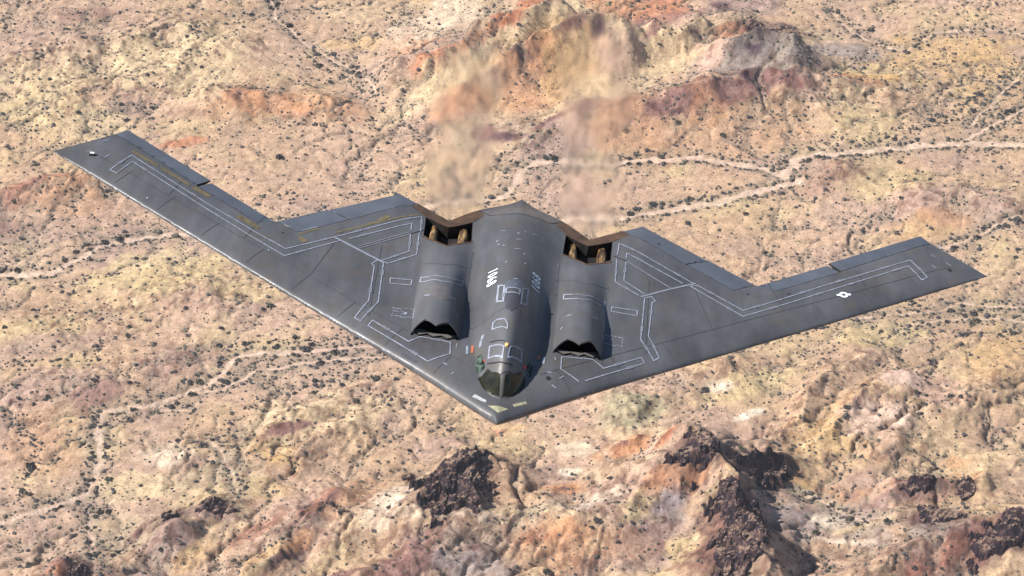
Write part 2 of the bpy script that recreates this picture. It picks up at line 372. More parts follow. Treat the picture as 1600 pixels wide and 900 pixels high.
((-163.1,1780.9,86.8,0.0,3.3,-55.3),'pinkt',0.6),
((-217.2,1782.0,43.5,0.0,2.2,-28.1),'tan',0.5),
((-139.0,1960.6,28.8,0.0,0.6,-12.7),'gold',0.4),
((-364.8,1525.0,52.1,11.9,3.6,-15.3),'mauve',0.5),
((-341.6,1472.1,55.9,12.6,6.1,-26.4),'mauve',0.6),
((-311.7,1464.3,23.9,19.0,5.8,-13.4),'maroon',0.55),
((-244.3,1507.0,23.4,23.2,6.2,-13.2),'maroon',0.4),
((-344.2,1416.5,32.9,0.0,5.0,-35.0),'tanor',0.45),
((-275.9,1486.8,58.5,0.0,1.7,-15.1),'pinkt',0.4),
((-193.6,1480.7,73.3,31.5,4.5,-18.0),'pinkt',0.6),
((-137.1,1510.7,44.1,0.0,0.8,-15.3),'mauve',0.35),
((-162.8,1424.3,24.6,9.6,1.0,-4.2),'maroon',0.8),
((-233.5,1393.1,12.1,5.0,1.5,-5.4),'maroon',0.5),
((-134.4,1343.4,21.2,23.2,4.7,-8.7),'red',0.7),
((-123.1,1348.6,14.3,15.6,2.6,-5.0),'maroon',0.8),
((-180.5,1317.1,24.4,13.4,2.8,-8.5),'red',0.6),
((-245.5,1296.9,18.1,25.1,8.5,-12.3),'mauve',0.8),
((-249.1,1283.2,26.9,37.1,6.7,-9.6),'mauve',0.7),
((-264.2,1318.0,8.9,12.6,3.5,-5.0),'maroon',0.7),
((-213.3,1332.7,27.4,-3.5,0.4,-11.8),'mauve',0.75),
((-300.0,1272.3,26.5,0.0,1.7,-12.5),'maroon',0.8),
((-312.0,1263.5,53.0,0.0,1.2,-8.7),'redor',0.5),
((-350.4,1302.6,17.9,0.0,2.0,-12.8),'pinkt',0.4),
((-155.4,1284.4,20.4,22.0,2.3,-4.1),'dkmaroon',0.7),
((-119.1,1270.0,17.6,0.0,0.3,-5.0),'maroon',0.6),
((-147.6,1299.5,10.3,11.1,2.9,-5.2),'orange',0.6),
((-82.2,1349.2,27.0,23.7,5.4,-12.7),'pale',0.8),
((-90.5,1330.4,25.0,13.6,4.6,-16.0),'white',0.5),
((-44.9,1317.8,53.7,-4.1,-0.1,-7.8),'pale',0.8),
((13.5,1324.4,49.4,0.0,-0.1,-9.1),'cream',0.7),
((58.8,1333.1,30.9,12.0,1.0,-6.4),'white',0.5),
((68.3,1345.2,21.9,10.3,0.7,-3.8),'white',0.5),
((-49.7,1329.5,26.9,-3.4,-0.3,-7.8),'grey',0.6),
((-45.4,1346.8,19.5,16.9,7.1,-17.3),'mauve',0.8),
((-56.2,1404.4,27.3,7.3,1.5,-10.9),'mauve',0.5),
((-109.8,1351.9,21.6,23.4,5.7,-11.0),'tanor',0.5),
((22.3,1300.4,31.2,0.0,-0.1,-11.5),'orange',0.85),
((15.6,1300.0,10.7,0.0,-0.0,-3.8),'redor',0.8),
((31.1,1287.2,39.9,0.0,-0.2,-13.9),'tanor',0.7),
((-35.6,1288.7,40.1,0.0,0.3,-22.2),'grey',0.55),
((-70.6,1276.3,22.6,19.2,7.1,-16.4),'mauve',0.7),
((-53.5,1301.9,12.2,12.7,2.4,-4.8),'red',0.6),
((-71.0,1285.8,11.3,9.6,7.1,-16.5),'maroon',0.5),
((-83.6,1268.3,24.5,13.0,5.1,-17.5),'maroon',0.6),
((-26.7,1291.6,10.8,5.7,1.0,-3.6),'maroon',0.7),
((-26.6,1278.9,26.6,0.0,0.1,-10.1),'greyp',0.5),
((36.7,1357.3,20.6,0.0,-0.1,-6.8),'orange',0.8),
((36.7,1357.3,4.6,0.0,-0.0,-2.7),'maroon',0.8),
((86.2,1399.2,23.2,7.3,0.9,-8.2),'orange',0.8),
((81.6,1400.8,3.7,0.0,-0.1,-3.5),'maroon',0.8),
((110.8,1390.1,9.4,2.5,0.3,-4.9),'redor',0.8),
((46.9,1406.0,14.1,0.0,-0.2,-8.4),'pale',0.7),
((41.7,1377.2,9.3,0.0,-0.1,-5.5),'white',0.7),
((73.6,1370.8,27.9,0.0,-0.4,-13.8),'cream',0.4),
((0.0,1429.6,14.2,0.0,0.0,-5.7),'gold',0.6),
((-7.1,1425.9,4.7,0.0,0.0,-2.1),'redor',0.7),
((23.8,1436.5,42.8,0.0,-0.1,-11.5),'pinkt',0.4),
((36.1,1328.9,27.3,0.0,-0.1,-9.3),'grey',0.4),
((0.0,1348.0,27.6,0.0,0.0,-16.9),'tan',0.6),
((113.3,1346.5,27.4,7.1,1.0,-14.6),'orange',0.7),
((127.1,1350.2,13.7,0.0,-0.4,-6.8),'orange',0.6),
((94.6,1322.6,19.8,5.0,1.1,-14.2),'yel',0.85),
((90.1,1325.9,9.9,0.0,-0.3,-7.9),'cream',0.5),
((110.6,1328.3,15.7,8.2,2.2,-11.1),'greyp',0.9),
((103.1,1305.3,30.9,11.7,2.6,-18.5),'mauve',0.85),
((88.9,1286.7,26.6,0.0,-0.6,-15.8),'mauve',0.6),
((117.3,1321.7,9.0,0.0,-0.4,-7.8),'grey',0.7),
((122.4,1291.0,10.4,8.3,6.4,-18.5),'yel',0.75),
((133.5,1296.0,5.8,6.6,5.6,-10.7),'cream',0.6),
((57.8,1282.9,15.8,12.8,2.9,-7.7),'maroon',0.55),
((71.3,1295.4,26.7,0.0,-0.4,-12.8),'tanor',0.4),
((150.5,1294.5,17.3,8.8,6.5,-35.6),'redbr',0.95),
((136.2,1270.8,17.0,8.6,4.5,-23.3),'redbr',0.95),
((161.3,1324.0,18.0,0.0,-0.9,-13.2),'redbr',0.8),
((177.9,1350.7,27.3,0.0,-1.0,-13.4),'mauve',0.7),
((206.4,1355.5,25.4,-10.4,-1.8,-6.5),'cream',0.8),
((213.6,1356.6,14.4,-5.9,-0.7,-2.6),'white',0.9),
((202.5,1365.7,17.0,-7.0,-1.2,-4.6),'gold',0.8),
((190.7,1369.3,18.4,0.0,-1.1,-13.6),'redbr',0.6),
((225.8,1318.0,51.7,-13.5,-5.6,-25.4),'grey',0.5),
((210.9,1301.2,38.5,-10.0,-3.2,-15.1),'tanor',0.4),
((194.2,1323.2,22.6,0.0,-1.7,-19.6),'greyp',0.5),
((222.2,1327.6,13.6,0.0,-0.6,-6.6),'white',0.5),
((237.8,1303.8,25.7,-6.7,-0.7,-3.2),'white',0.4),
((287.4,1351.0,32.6,8.2,-0.1,-10.6),'red',0.75),
((273.3,1344.6,27.8,7.0,0.0,-9.2),'mauve',0.7),
((297.0,1357.2,11.9,0.0,-0.7,-5.4),'dkmaroon',0.6),
((318.6,1370.0,18.3,0.0,-1.3,-9.5),'orange',0.5),
((324.3,1352.6,7.3,0.0,-1.1,-8.1),'dkmaroon',0.85),
((238.9,1357.3,22.9,0.0,-1.0,-9.4),'orange',0.5),
((243.3,1354.9,5.5,0.0,-0.4,-3.4),'maroon',0.5),
((253.8,1369.4,23.0,0.0,-1.5,-13.6),'mauve',0.35),
((296.4,1317.5,22.5,0.0,-1.2,-9.2),'maroon',0.85),
((286.9,1311.0,21.4,-5.7,-2.2,-9.0),'dkmaroon',0.5),
((289.7,1300.4,31.5,0.0,-1.7,-12.9),'grey',0.6),
((309.5,1282.1,49.3,24.0,1.8,-15.3),'maroon',0.75),
((336.7,1290.1,27.0,13.2,1.1,-10.7),'dkmaroon',0.7),
((300.1,1274.3,40.2,19.5,1.4,-11.8),'red',0.6),
((270.5,1323.8,41.6,8.3,-0.1,-3.9),'cream',0.7),
((341.3,1321.7,28.0,10.4,0.4,-12.8),'yel',0.5),
]
ALBEDO = dict(
 tan=(0.47, 0.33, 0.225),
 tanor=(0.46, 0.285, 0.18),
 pinkt=(0.49, 0.345, 0.26),
 pink=(0.54, 0.36, 0.285),
 pinkw=(0.64, 0.48, 0.4),
 cream=(0.61, 0.475, 0.31),
 yel=(0.54, 0.42, 0.25),
 gold=(0.55, 0.37, 0.19),
 pale=(0.67, 0.54, 0.41),
 white=(0.78, 0.67, 0.54),
 orange=(0.53, 0.29, 0.17),
 redor=(0.46, 0.215, 0.13),
 red=(0.34, 0.165, 0.12),
 redbr=(0.24, 0.135, 0.105),
 maroon=(0.25, 0.14, 0.125),
 dkmaroon=(0.12, 0.068, 0.075),
 dark=(0.065, 0.046, 0.062),
 grey=(0.3, 0.25, 0.225),
 greyp=(0.32, 0.27, 0.27),
 mauve=(0.36, 0.255, 0.22),
 olive=(0.37, 0.325, 0.22),
)
OUTCROPS = [
((-40.0,1348.8,25.4,17.8,8.0,-24.2),24),
((-27.1,1331.3,8.1,0.0,0.2,-14.5),18),
((133.0,1363.9,21.2,2.8,0.0,-16.4),26),
((178.4,1362.7,23.1,4.8,0.2,-12.1),22),
((157.6,1272.1,17.3,-12.2,-12.9,-32.6),36),
((155.9,1315.0,16.2,-9.0,-4.7,-14.8),30),
((-242.6,1331.9,7.3,1.9,2.2,-9.6),16),
((-213.5,1338.6,15.5,-1.2,0.3,-6.0),11),
((-300.7,1271.4,11.6,-4.2,-0.4,-7.3),12),
((298.8,1319.6,18.0,-4.8,-2.6,-10.4),12),
((325.2,1351.8,7.3,0.0,-1.2,-8.8),10),
((340.6,1289.5,22.7,8.3,0.4,-11.1),26),
((236.9,1974.4,27.9,-2.7,-1.4,-12.5),6),
((292.2,1354.0,15.8,6.0,0.4,-6.5),12),
((-74.1,1376.5,6.8,3.7,1.2,-4.5),12),
]
LINES = [
('w',0.06,0,[(6.78,11.13),(5.46,12.0),(5.47,14.2)]),
('w',0.06,0,[(5.49,14.53),(5.57,15.82),(9.79,12.87)]),
('w',0.06,0,[(7.09,11.32),(5.92,12.23),(5.99,13.95)]),
('w',0.06,0,[(5.99,14.32),(6.0,14.83),(9.15,12.77)]),
('k',0.06,0,[(5.27,14.41),(6.05,14.02)]),
('g',0.07,0,[(6.05,14.02),(8.5,12.18)]),
('l',0.11,0,[(6.88,11.04),(8.46,12.11),(9.86,12.95)]),
('w',0.06,1,[(9.58,12.61),(9.96,12.79),(12.45,11.08),(17.02,14.33),(21.85,17.53),(22.72,16.02),(22.39,15.73),(21.71,16.92),(17.36,13.94),(12.44,10.54)]),
('w',0.06,1,[(5.37,9.75),(6.75,9.76),(6.73,9.31),(5.35,9.36)]),
('w',0.06,1,[(2.74,9.85),(3.19,9.45),(3.79,9.32),(4.4,9.59),(4.99,10.02),(4.95,9.65),(4.42,9.18),(3.77,8.81),(3.2,8.96),(2.73,9.44)]),
('w',0.06,1,[(7.1,10.98),(7.47,11.19),(7.69,10.84),(7.52,10.69),(7.39,7.71),(8.02,6.13),(7.73,5.86),(6.99,7.34)]),
('W',0.06,0,[(3.94,3.34),(2.93,3.96),(2.92,4.9),(4.54,5.09),(5.14,4.58),(7.08,5.91),(7.26,5.55),(4.24,3.49)]),
('w',0.06,0,[(-5.36,14.26),(-5.43,15.89),(-9.67,12.94),(-12.35,11.14),(-17.24,14.31),(-21.87,17.59),(-22.75,15.85),(-22.35,15.64),(-21.71,16.96),(-17.15,13.76),(-12.33,10.49),(-9.48,12.58)]),
('w',0.06,0,[(-9.12,12.78),(-5.9,14.94),(-5.89,14.25)]),
('w',0.06,0,[(-5.87,13.88),(-5.79,12.29),(-7.2,11.15),(-6.8,11.0),(-5.36,12.08),(-5.41,14.11)]),
('k',0.06,0,[(-5.92,13.87),(-5.2,14.44)]),
('g',0.06,0,[(-8.53,12.22),(-5.94,14.05)]),
('g',0.06,0,[(-8.45,12.07),(-5.92,13.87)]),
('l',0.13,0,[(-9.89,12.77),(-7.08,11.06)]),
('w',0.06,1,[(-7.67,10.77),(-7.35,11.24),(-7.04,11.0),(-6.94,7.57),(-7.68,5.9),(-8.01,6.11),(-7.45,7.58),(-7.49,10.63)]),
('W',0.06,1,[(-7.25,5.61),(-7.06,6.01),(-5.04,4.64),(-4.46,5.07),(-2.88,4.87),(-2.83,4.0),(-3.91,3.36)]),
('w',0.06,1,[(-6.53,9.73),(-5.37,9.77),(-5.39,9.31),(-6.5,9.28)]),
('w',0.06,1,[(-4.92,10.0),(-4.51,9.68),(-3.82,9.27),(-3.2,9.34),(-2.66,9.95),(-2.71,9.46),(-3.24,8.87),(-3.79,8.77),(-4.4,9.16),(-4.94,9.62)]),
('w',0.1,1,[(-0.78,8.72),(-0.49,8.48),(-0.46,6.98),(-0.78,7.25)]),
('w',0.09,1,[(-0.37,8.12),(0.37,8.18),(0.33,7.7),(-0.36,7.68)]),
('w',0.08,1,[(0.5,8.45),(0.8,8.81),(0.77,7.29),(0.48,6.99)]),
('w',0.07,1,[(-0.84,5.15),(-0.84,5.61),(-0.67,5.64),(-0.25,5.31),(-0.09,4.89),(-0.1,4.58)]),
('w',0.07,1,[(-0.86,4.04),(-0.15,3.41),(-0.16,2.8),(-0.85,3.36)]),
('w',0.07,1,[(0.17,3.45),(0.81,4.01),(0.85,3.41),(0.11,2.81)]),
('k',0.05,0,[(-0.88,4.34),(-0.54,4.0),(-0.12,3.72)]),
('k',0.06,0,[(-0.87,3.07),(-0.46,2.7),(-0.01,2.5),(0.43,2.62)]),
('k',0.04,0,[(-0.81,2.74),(-0.61,2.38),(-0.15,2.02),(0.55,2.36),(0.92,2.92)]),
('w',0.06,0,[(-23.69,18.69),(-23.41,18.89)]),
('w',0.06,0,[(-24.33,17.37),(-24.1,17.49)]),
('w',0.06,0,[(-23.25,16.98),(-23.06,17.3)]),
('w',0.06,0,[(23.07,18.38),(23.31,18.19)]),
('w',0.06,0,[(23.05,17.25),(23.25,17.04)]),
('w',0.06,0,[(23.89,17.75),(24.16,17.5)]),
('w',0.06,0,[(23.6,19.5),(23.77,19.3)]),
('w',0.06,0,[(-4.58,7.82),(-4.31,7.48)]),
('w',0.06,0,[(-3.26,7.35),(-2.92,7.7)]),
('w',0.06,0,[(2.92,7.45),(3.19,7.32)]),
('w',0.06,0,[(4.28,7.41),(4.62,7.88)]),
('w',0.06,0,[(-3.12,3.33),(-2.88,3.18)]),
('w',0.06,0,[(-2.62,2.62),(-2.5,2.75)]),
('w',0.06,0,[(-2.54,4.85),(-2.55,4.54)]),
('w',0.06,0,[(2.57,4.82),(2.62,4.58)]),
('w',0.06,0,[(2.25,3.57),(2.52,3.61)]),
('w',0.06,0,[(2.91,3.28),(3.12,3.51)]),
('w',0.06,0,[(2.55,2.77),(2.79,2.63)]),
('w',0.06,0,[(-0.06,9.08),(0.17,9.14)]),
('w',0.06,0,[(-0.03,8.52),(0.17,8.54)]),
('w',0.06,0,[(-1.0,14.51),(-0.75,14.44)]),
('w',0.06,0,[(-0.15,13.43),(0.13,13.43)]),
('w',0.06,0,[(-0.2,12.33),(0.14,12.41)]),
('w',0.06,0,[(0.69,14.44),(1.01,14.57)]),
('w',0.06,0,[(-1.08,13.12),(-1.01,13.01)]),
('w',0.06,0,[(-0.8,12.91),(-0.73,12.74)]),
('w',0.06,0,[(0.29,14.55),(0.36,14.44)]),
('w',0.13,0,[(-2.0,4.75),(-1.96,4.1)]),
('w',0.13,0,[(-1.33,4.95),(-1.34,4.53)]),
('w',0.13,0,[(-1.27,5.28),(-1.3,5.01)]),
('w',0.13,0,[(2.01,4.7),(2.01,4.14)]),
('o',0.13,0,[(-1.73,4.8),(-1.71,4.25)]),
('o',0.13,0,[(1.74,4.74),(1.73,4.44)]),
]
PANES = [
('pane',[(-0.837,2.749),(-0.609,2.384),(-0.146,2.015),(-0.109,1.626),(-0.078,1.358),(-0.412,1.475),(-0.903,1.839),(-1.26,2.463)]),
('pane',[(0.096,2.0),(0.55,2.363),(0.923,2.919),(1.17,2.878),(1.182,2.408),(0.95,1.902),(0.616,1.582),(0.118,1.363),(0.104,1.622)]),
('side',[(-1.277,4.068),(-1.487,3.828),(-1.461,3.366),(-1.326,2.8),(-0.974,2.956),(-1.049,3.405)]),
('side',[(1.398,4.199),(1.508,3.742),(1.425,3.073),(1.258,3.057),(1.094,3.216),(1.197,3.635)]),
('patch',[(-1.273,1.506),(-0.669,1.157),(-0.706,1.027),(-1.414,1.366)]),
('patch2',[(0.675,1.136),(1.304,1.493),(1.41,1.379),(0.775,1.021)]),
('patch2',[(-0.556,0.87),(-0.057,0.851),(0.469,0.809),(0.007,0.468)]),
('dk',[(-5.187,3.9),(-4.377,3.35),(-4.567,3.271),(-5.37,3.804)]),
('rec',[(-0.423,7.661),(0.331,7.645),(0.35,6.541),(0.026,5.926),(-0.287,6.223)]),
('hex',[(-0.583,8.527),(-0.29,9.003),(0.351,9.14),(0.734,8.898),(0.637,8.639),(0.335,8.173),(-0.373,8.149)]),
('rep',[(-4.878,8.517),(-4.663,8.515),(-3.758,8.392),(-3.223,8.204),(-2.978,7.919),(-3.103,7.183),(-3.632,6.834),(-4.403,7.501)]),
]

# ------------------------------------------------------------------ helpers
def link(o):
    scene.collection.objects.link(o); return o
def tag(o, label=None, cat=None, group=None, kind=None):
    for k, v in (('label', label), ('category', cat), ('group', group), ('kind', kind)):
        if v: o[k] = v
    return o
def mesh_np(name, V, F, mats=(), smooth=True, mi=None, parent=None, attrs=None):
    """V (n,3), F (m,3) or (m,4) arrays -> object"""
    me = bpy.data.meshes.new(name); V = np.asarray(V, np.float32); F = np.asarray(F, np.int32)
    k = F.shape[1]
    me.vertices.add(len(V)); me.vertices.foreach_set('co', V.ravel())
    me.loops.add(F.size); me.loops.foreach_set('vertex_index', F.ravel())
    me.polygons.add(len(F)); me.polygons.foreach_set('loop_start', np.arange(len(F), dtype=np.int32)*k)
    for m in mats: me.materials.append(m)
    me.polygons.foreach_set('use_smooth', np.full(len(F), smooth, bool) if np.isscalar(smooth) else smooth)
    if mi is not None: me.polygons.foreach_set('material_index', np.asarray(mi, np.int32))
    if attrs:
        for an, (typ, arr) in attrs.items():
            a = me.attributes.new(an, typ, 'POINT')
            a.data.foreach_set('color' if typ == 'FLOAT_COLOR' else 'value', np.asarray(arr, np.float32).ravel())
    me.update(calc_edges=True); me.validate()
    o = bpy.data.objects.new(name, me); link(o)
    if parent: o.parent = parent
    return o
def inside(px, py, poly):
    n = len(poly); c = np.zeros(len(px), bool)
    for i in range(n):
        x1, y1 = poly[i]; x2, y2 = poly[(i+1) % n]
        if y1 == y2: continue
        c ^= ((y1 > py) != (y2 > py)) & (px < (x2-x1)*(py-y1)/(y2-y1)+x1)
    return c
def edge_dist(px, py, poly):
    d = np.full(len(px), 1e9)
    for i in range(len(poly)):
        d = np.minimum(d, seg_d(px, py, np.array(poly[i], float), np.array(poly[(i+1) % len(poly)], float)))
    return d
def resample(poly, step, closed=True):
    out = []; n = len(poly)
    for i in range(n if closed else n-1):
        a = np.array(poly[i], float); b = np.array(poly[(i+1) % n], float)
        k = max(1, int(math.ceil(np.linalg.norm(b-a)/step)))
        out += [tuple(a+(b-a)*j/k) for j in range(k)]
    if not closed: out.append(tuple(poly[-1]))
    return out
def triangulate(outer, holes=(), pts=None, step=.25, clear=.05):
    loops = [resample(outer, step)]+[resample(h, step) for h in holes]
    if pts is None:
        a = np.array(outer); s = step
        gx, gy = np.meshgrid(np.arange(a[:, 0].min(), a[:, 0].max(), s), np.arange(a[:, 1].min(), a[:, 1].max(), s))
        pts = np.c_[gx.ravel(), gy.ravel()]
    m = inside(pts[:, 0], pts[:, 1], outer) & (edge_dist(pts[:, 0], pts[:, 1], outer) > clear)
    for h in holes: m &= ~inside(pts[:, 0], pts[:, 1], h) & (edge_dist(pts[:, 0], pts[:, 1], h) > clear)
    V = []; E = []
    for lp in loops:
        k = len(V); V += [Vector(p) for p in lp]; E += [(k+i, k+(i+1) % len(lp)) for i in range(len(lp))]
    V += [Vector(p) for p in pts[m]]
    r = delaunay_2d_cdt(V, E, [], 0, 1e-6, False)
    P = np.array([tuple(v) for v in r[0]]); T = np.array(r[2], int)
    c = P[T].mean(1); k = inside(c[:, 0], c[:, 1], outer)
    for h in holes: k &= ~inside(c[:, 0], c[:, 1], h)
    T = T[k]
    a = P[T]; ar = (a[:, 1, 0]-a[:, 0, 0])*(a[:, 2, 1]-a[:, 0, 1])-(a[:, 1, 1]-a[:, 0, 1])*(a[:, 2, 0]-a[:, 0, 0])
    T[ar < 0] = T[ar < 0][:, ::-1]
    T = T[np.abs(ar) > 1e-9]
    return P, T
def rim(T):
    d = {}
    for t in T:
        for a, b in ((t[0], t[1]), (t[1], t[2]), (t[2], t[0])):
            if (b, a) in d: d.pop((b, a))
            else: d[(a, b)] = 1
    return list(d)
def slab(name, outer, holes, pts, ft, fb, mats, parent, step=.25, clear=.05, wall=True):
    """closed body between ft(x,y) and fb(x,y) over a plan outline; mats: top, wall, underside"""
    P, T = triangulate(outer, holes, pts, step, clear)
    zt = ft(P[:, 0], P[:, 1]); zb = np.minimum(fb(P[:, 0], P[:, 1]), zt)
    n = len(P); V = [np.c_[P, zt]]; thin = (zt-zb) < 2e-3
    bi = np.where(thin, np.arange(n), np.arange(n)+n); V.append(np.c_[P, zb])
    F = [T, bi[T[:, ::-1]]]; mi = [np.zeros(len(T), int), np.full(len(T), 2)]; sm = [np.ones(2*len(T), bool)]
    W = []; wf = []; k = 2*n
    for a, b in rim(T):
        if thin[a] and thin[b]: continue
        W += [(*P[a], zt[a]), (*P[b], zt[b]), (*P[b], zb[b]), (*P[a], zb[a])]
        wf += [(k, k+2, k+1), (k, k+3, k+2)]; k += 4
    if wf and wall:
        V.append(np.array(W)); F.append(np.array(wf)); mi.append(np.full(len(wf), 1)); sm.append(np.zeros(len(wf), bool))
    return mesh_np(name, np.vstack(V), np.vstack(F), mats, np.concatenate(sm), np.concatenate(mi), parent)
def drape(name, poly, mat, parent, fn, off=.012, step=.1, thin=.02):
    """a thin sheet lying on the skin"""
    return slab(name, poly, (), None, lambda x, y: fn(x, y)+off, lambda x, y: fn(x, y)+off-thin, (mat, mat, mat), parent, step, step*.3)
def strip(name, pts, width, closed, mat, parent, fn, off=.014):
    q = np.array(pts, float); n = len(q); L = []; Rr = []
    def mit(i):
        a = q[i-1] if (i > 0 or closed) else None; b = q[(i+1) % n] if (i < n-1 or closed) else None
        t = []
        if a is not None: u = q[i]-a; t.append(u/np.linalg.norm(u))
        if b is not None: u = b-q[i]; t.append(u/np.linalg.norm(u))
        s = sum(t); s = s/np.linalg.norm(s); nrm = np.array([-s[1], s[0]])
        c = nrm@np.array([-t[0][1], t[0][0]]); return nrm*(width/2)/max(c, .35)
    for i in range(n):
        o = mit(i); L.append(q[i]+o); Rr.append(q[i]-o)
    V = []; F = []
    for i in range(n if closed else n-1):
        j = (i+1) % n; k = max(1, int(np.linalg.norm(q[j]-q[i])/.12)); b0 = len(V)
        for s in range(k+1):
            t = s/k; V.append(L[i]+(L[j]-L[i])*t); V.append(Rr[i]+(Rr[j]-Rr[i])*t)
            if s: a = b0+2*s; F.append((a-2, a-1, a+1, a))
    V = np.array(V); return mesh_np(name, np.c_[V, fn(V[:, 0], V[:, 1])+off], F, (mat,), True, None, parent)

class NT:
    def __init__(s, name):
        s.m = bpy.data.materials.new(name); s.m.use_nodes = True; s.t = s.m.node_tree; s.b = s.t.nodes['Principled BSDF']
    def n(s, typ, **k):
        nd = s.t.nodes.new(typ)
        for a, v in k.items():
            if a in ('ins',):
                for i, x in v.items(): nd.inputs[i].default_value = x
            else: setattr(nd, a, v)
        return nd
    def l(s, a, b): s.t.links.new(a, b)
    def coord(s): return s.n('ShaderNodeTexCoord').outputs['Object']
    def noise(s, co, scale, det=3, rough=.5):
        nd = s.n('ShaderNodeTexNoise', ins={'Scale': scale, 'Detail': det, 'Roughness': rough}); s.l(co, nd.inputs['Vector']); return nd.outputs['Fac']
    def ramp(s, f, stops):
        nd = s.n('ShaderNodeValToRGB'); e = nd.color_ramp.elements
        while len(e) < len(stops): e.new(.5)
        for i, (p, c) in enumerate(stops): e[i].position = p; e[i].color = (*c, 1)
        s.l(f, nd.inputs[0]); return nd.outputs[0]
    def mix(s, f, a, b, mode='MIX'):
        nd = s.n('ShaderNodeMix', data_type='RGBA', blend_type=mode)
        for i, v in ((0, f), (6, a), (7, b)):
            if isinstance(v, (int, float)): nd.inputs[i].default_value = v
            elif isinstance(v, tuple): nd.inputs[i].default_value = (*v, 1)
            else: s.l(v, nd.inputs[i])
        return nd.outputs[2]
    def bump(s, h, st, dist):
        nd = s.n('ShaderNodeBump', ins={'Strength': st, 'Distance': dist}); s.l(h, nd.inputs['Height']); s.l(nd.outputs[0], s.b.inputs['Normal'])

def simple(name, col, rough=.6, metal=0., var=.25, scale=3., spec=.5):
    t = NT(name); co = t.coord(); f = t.noise(co, scale, 4, .6)
    lo = tuple(c*(1-var) for c in col); hi = tuple(min(1, c*(1+var)) for c in col)
    t.l(t.ramp(f, [(.3, lo), (.7, hi)]), t.b.inputs['Base Color'])
    t.b.inputs['Roughness'].default_value = rough; t.b.inputs['Metallic'].default_value = metal
    t.b.inputs['Specular IOR Level'].default_value = spec
    return t.m

# ------------------------------------------------------------------ ground
def axis(lo, hi, step, far):
    a = list(np.arange(lo, hi+step, step)); s = step
    up_ = []; v = a[-1]
    while v < far[1]: s *= 1.09; v += s; up_.append(v)
    s = step; dn = []; v = a[0]
    while v > far[0]: s *= 1.09; v -= s; dn.append(v)
    return np.array(dn[::-1]+a+up_)
def voronoi(x, y, sc, s):
    """distance to nearest jittered point and that cell's random value"""
    X = x/sc; Y = y/sc; ix = np.floor(X); iy = np.floor(Y); best = np.full(X.shape, 9.); val = np.zeros(X.shape)
    for dx in (-1, 0, 1):
        for dy in (-1, 0, 1):
            jx = ix+dx; jy = iy+dy
            d = np.hypot(X-jx-_hash(jx, jy, s), Y-jy-_hash(jx, jy, s+1)); m = d < best
            best = np.where(m, d, best); val = np.where(m, _hash(jx, jy, s+2), val)
    return best, val
def paint(x, y, h, wd, rug, gul, amp, g2):
    c = lambda k: np.array(ALBEDO[k])
    n1 = fbm(x, y, 160, 3, 51)[..., None]; n2 = fbm(x, y, 60, 4, 55)[..., None]; n3 = fbm(x, y, 7, 4, 61)[..., None]
    lerp = lambda a, b, t: a+(b-a)*np.clip(t, 0, 1)
    col = lerp(c('tan'), c('pinkt'), .5+1.1*n1)
    col = lerp(col, c('yel'), (n2-.05)*.8); col = lerp(col, c('mauve'), (-n2-.2)*.8)
    wob = fbm(x, y, 32, 4, 71)*.45; wob2 = fbm(x, y, 9, 3, 75)*.22
    for (cx, cy, ax, ay, bx, by), k, wt in PATCHES:
        det = ax*by-ay*bx
        rr = 2.2*max(math.hypot(ax, ay), math.hypot(bx, by))
        m = (np.abs(x-cx) < rr) & (np.abs(y-cy) < rr)
        if not m.any(): continue
        dx = x[m]-cx; dy = y[m]-cy; u = (dx*by-dy*bx)/det; v = (-dx*ay+dy*ax)/det
        d = np.hypot(u, v)+wob[m]+wob2[m]
        g = np.clip((1.25-d)/.75, 0, 1); g = (g*g*(3-2*g))*min(1, wt*1.22)
        col[m] = lerp(col[m], c(k), g[:, None])
    # rocky spurs are darker and redder, gullies greyer
    rk = np.clip((amp-.35)*1.1, 0, 1)*np.clip((g2-.85)*2.2, 0, 1)
    col = lerp(col, col*np.array([.62, .52, .50]), rk[..., None]*.8)
    col = lerp(col, np.array([.27, .225, .18]), (np.clip((gul-.25)*1.6, 0, 1)*.50)[..., None])
    # washes of pale sand with darker banks
    sand = np.clip(.55-wd/1.6+.5*fbm(x, y, 6, 2, 81), 0, 1)
    bank = np.exp(-(np.clip(wd-3.5, 0, 99)/5)**2)*(wd > 0)
    col = lerp(col, np.array([.27, .225, .18]), (bank*.38)[..., None])
    col = lerp(col, np.array([.62, .475, .38]), sand[..., None]*.8)
    near_ = np.clip((1480-y)/150, 0, 1)
    for (e, hx) in OUTCROPS:                       # rubble shed round each outcrop
        ox, oy, ax, ay, bx, by = e; rr = 3.2*max(math.hypot(ax, ay), math.hypot(bx, by))
        m = (np.abs(x-ox) < rr) & (np.abs(y-oy) < rr)
        if not m.any(): continue
        det = ax*by-ay*bx; u = ((x[m]-ox)*by-(y[m]-oy)*bx)/det; v = (-(x[m]-ox)*ay+(y[m]-oy)*ax)/det
        d = np.hypot(u, v)+.5*fbm(x[m], y[m], 18, 3, 191)+.55*fbm(x[m], y[m], 5, 3, 195, .65)
        gk = np.clip((1.75-d)/.8, 0, 1)*.72
        col[m] = lerp(col[m], col[m]*.35+np.array([.085, .055, .048]), gk[:, None])
    rub = np.clip((fbm(x, y, 9, 4, 161, .6)+.35*fbm(x, y, 45, 2, 165)-.42+.40*np.clip(rug*1.1+near_*.4-.45, 0, 1))*4, 0, 1)
    col = lerp(col, col*np.array([.52, .45, .45]), (rub*np.clip(rug*1.6+near_*.5-.45, 0, 1)*.75)[..., None])
    col = col*(1+.24*n3)
    gm = col.mean(-1, keepdims=True); col = (gm+(col-gm)*1.07)*np.array([1., .985, .965])
    return np.clip(col, .02, .85)
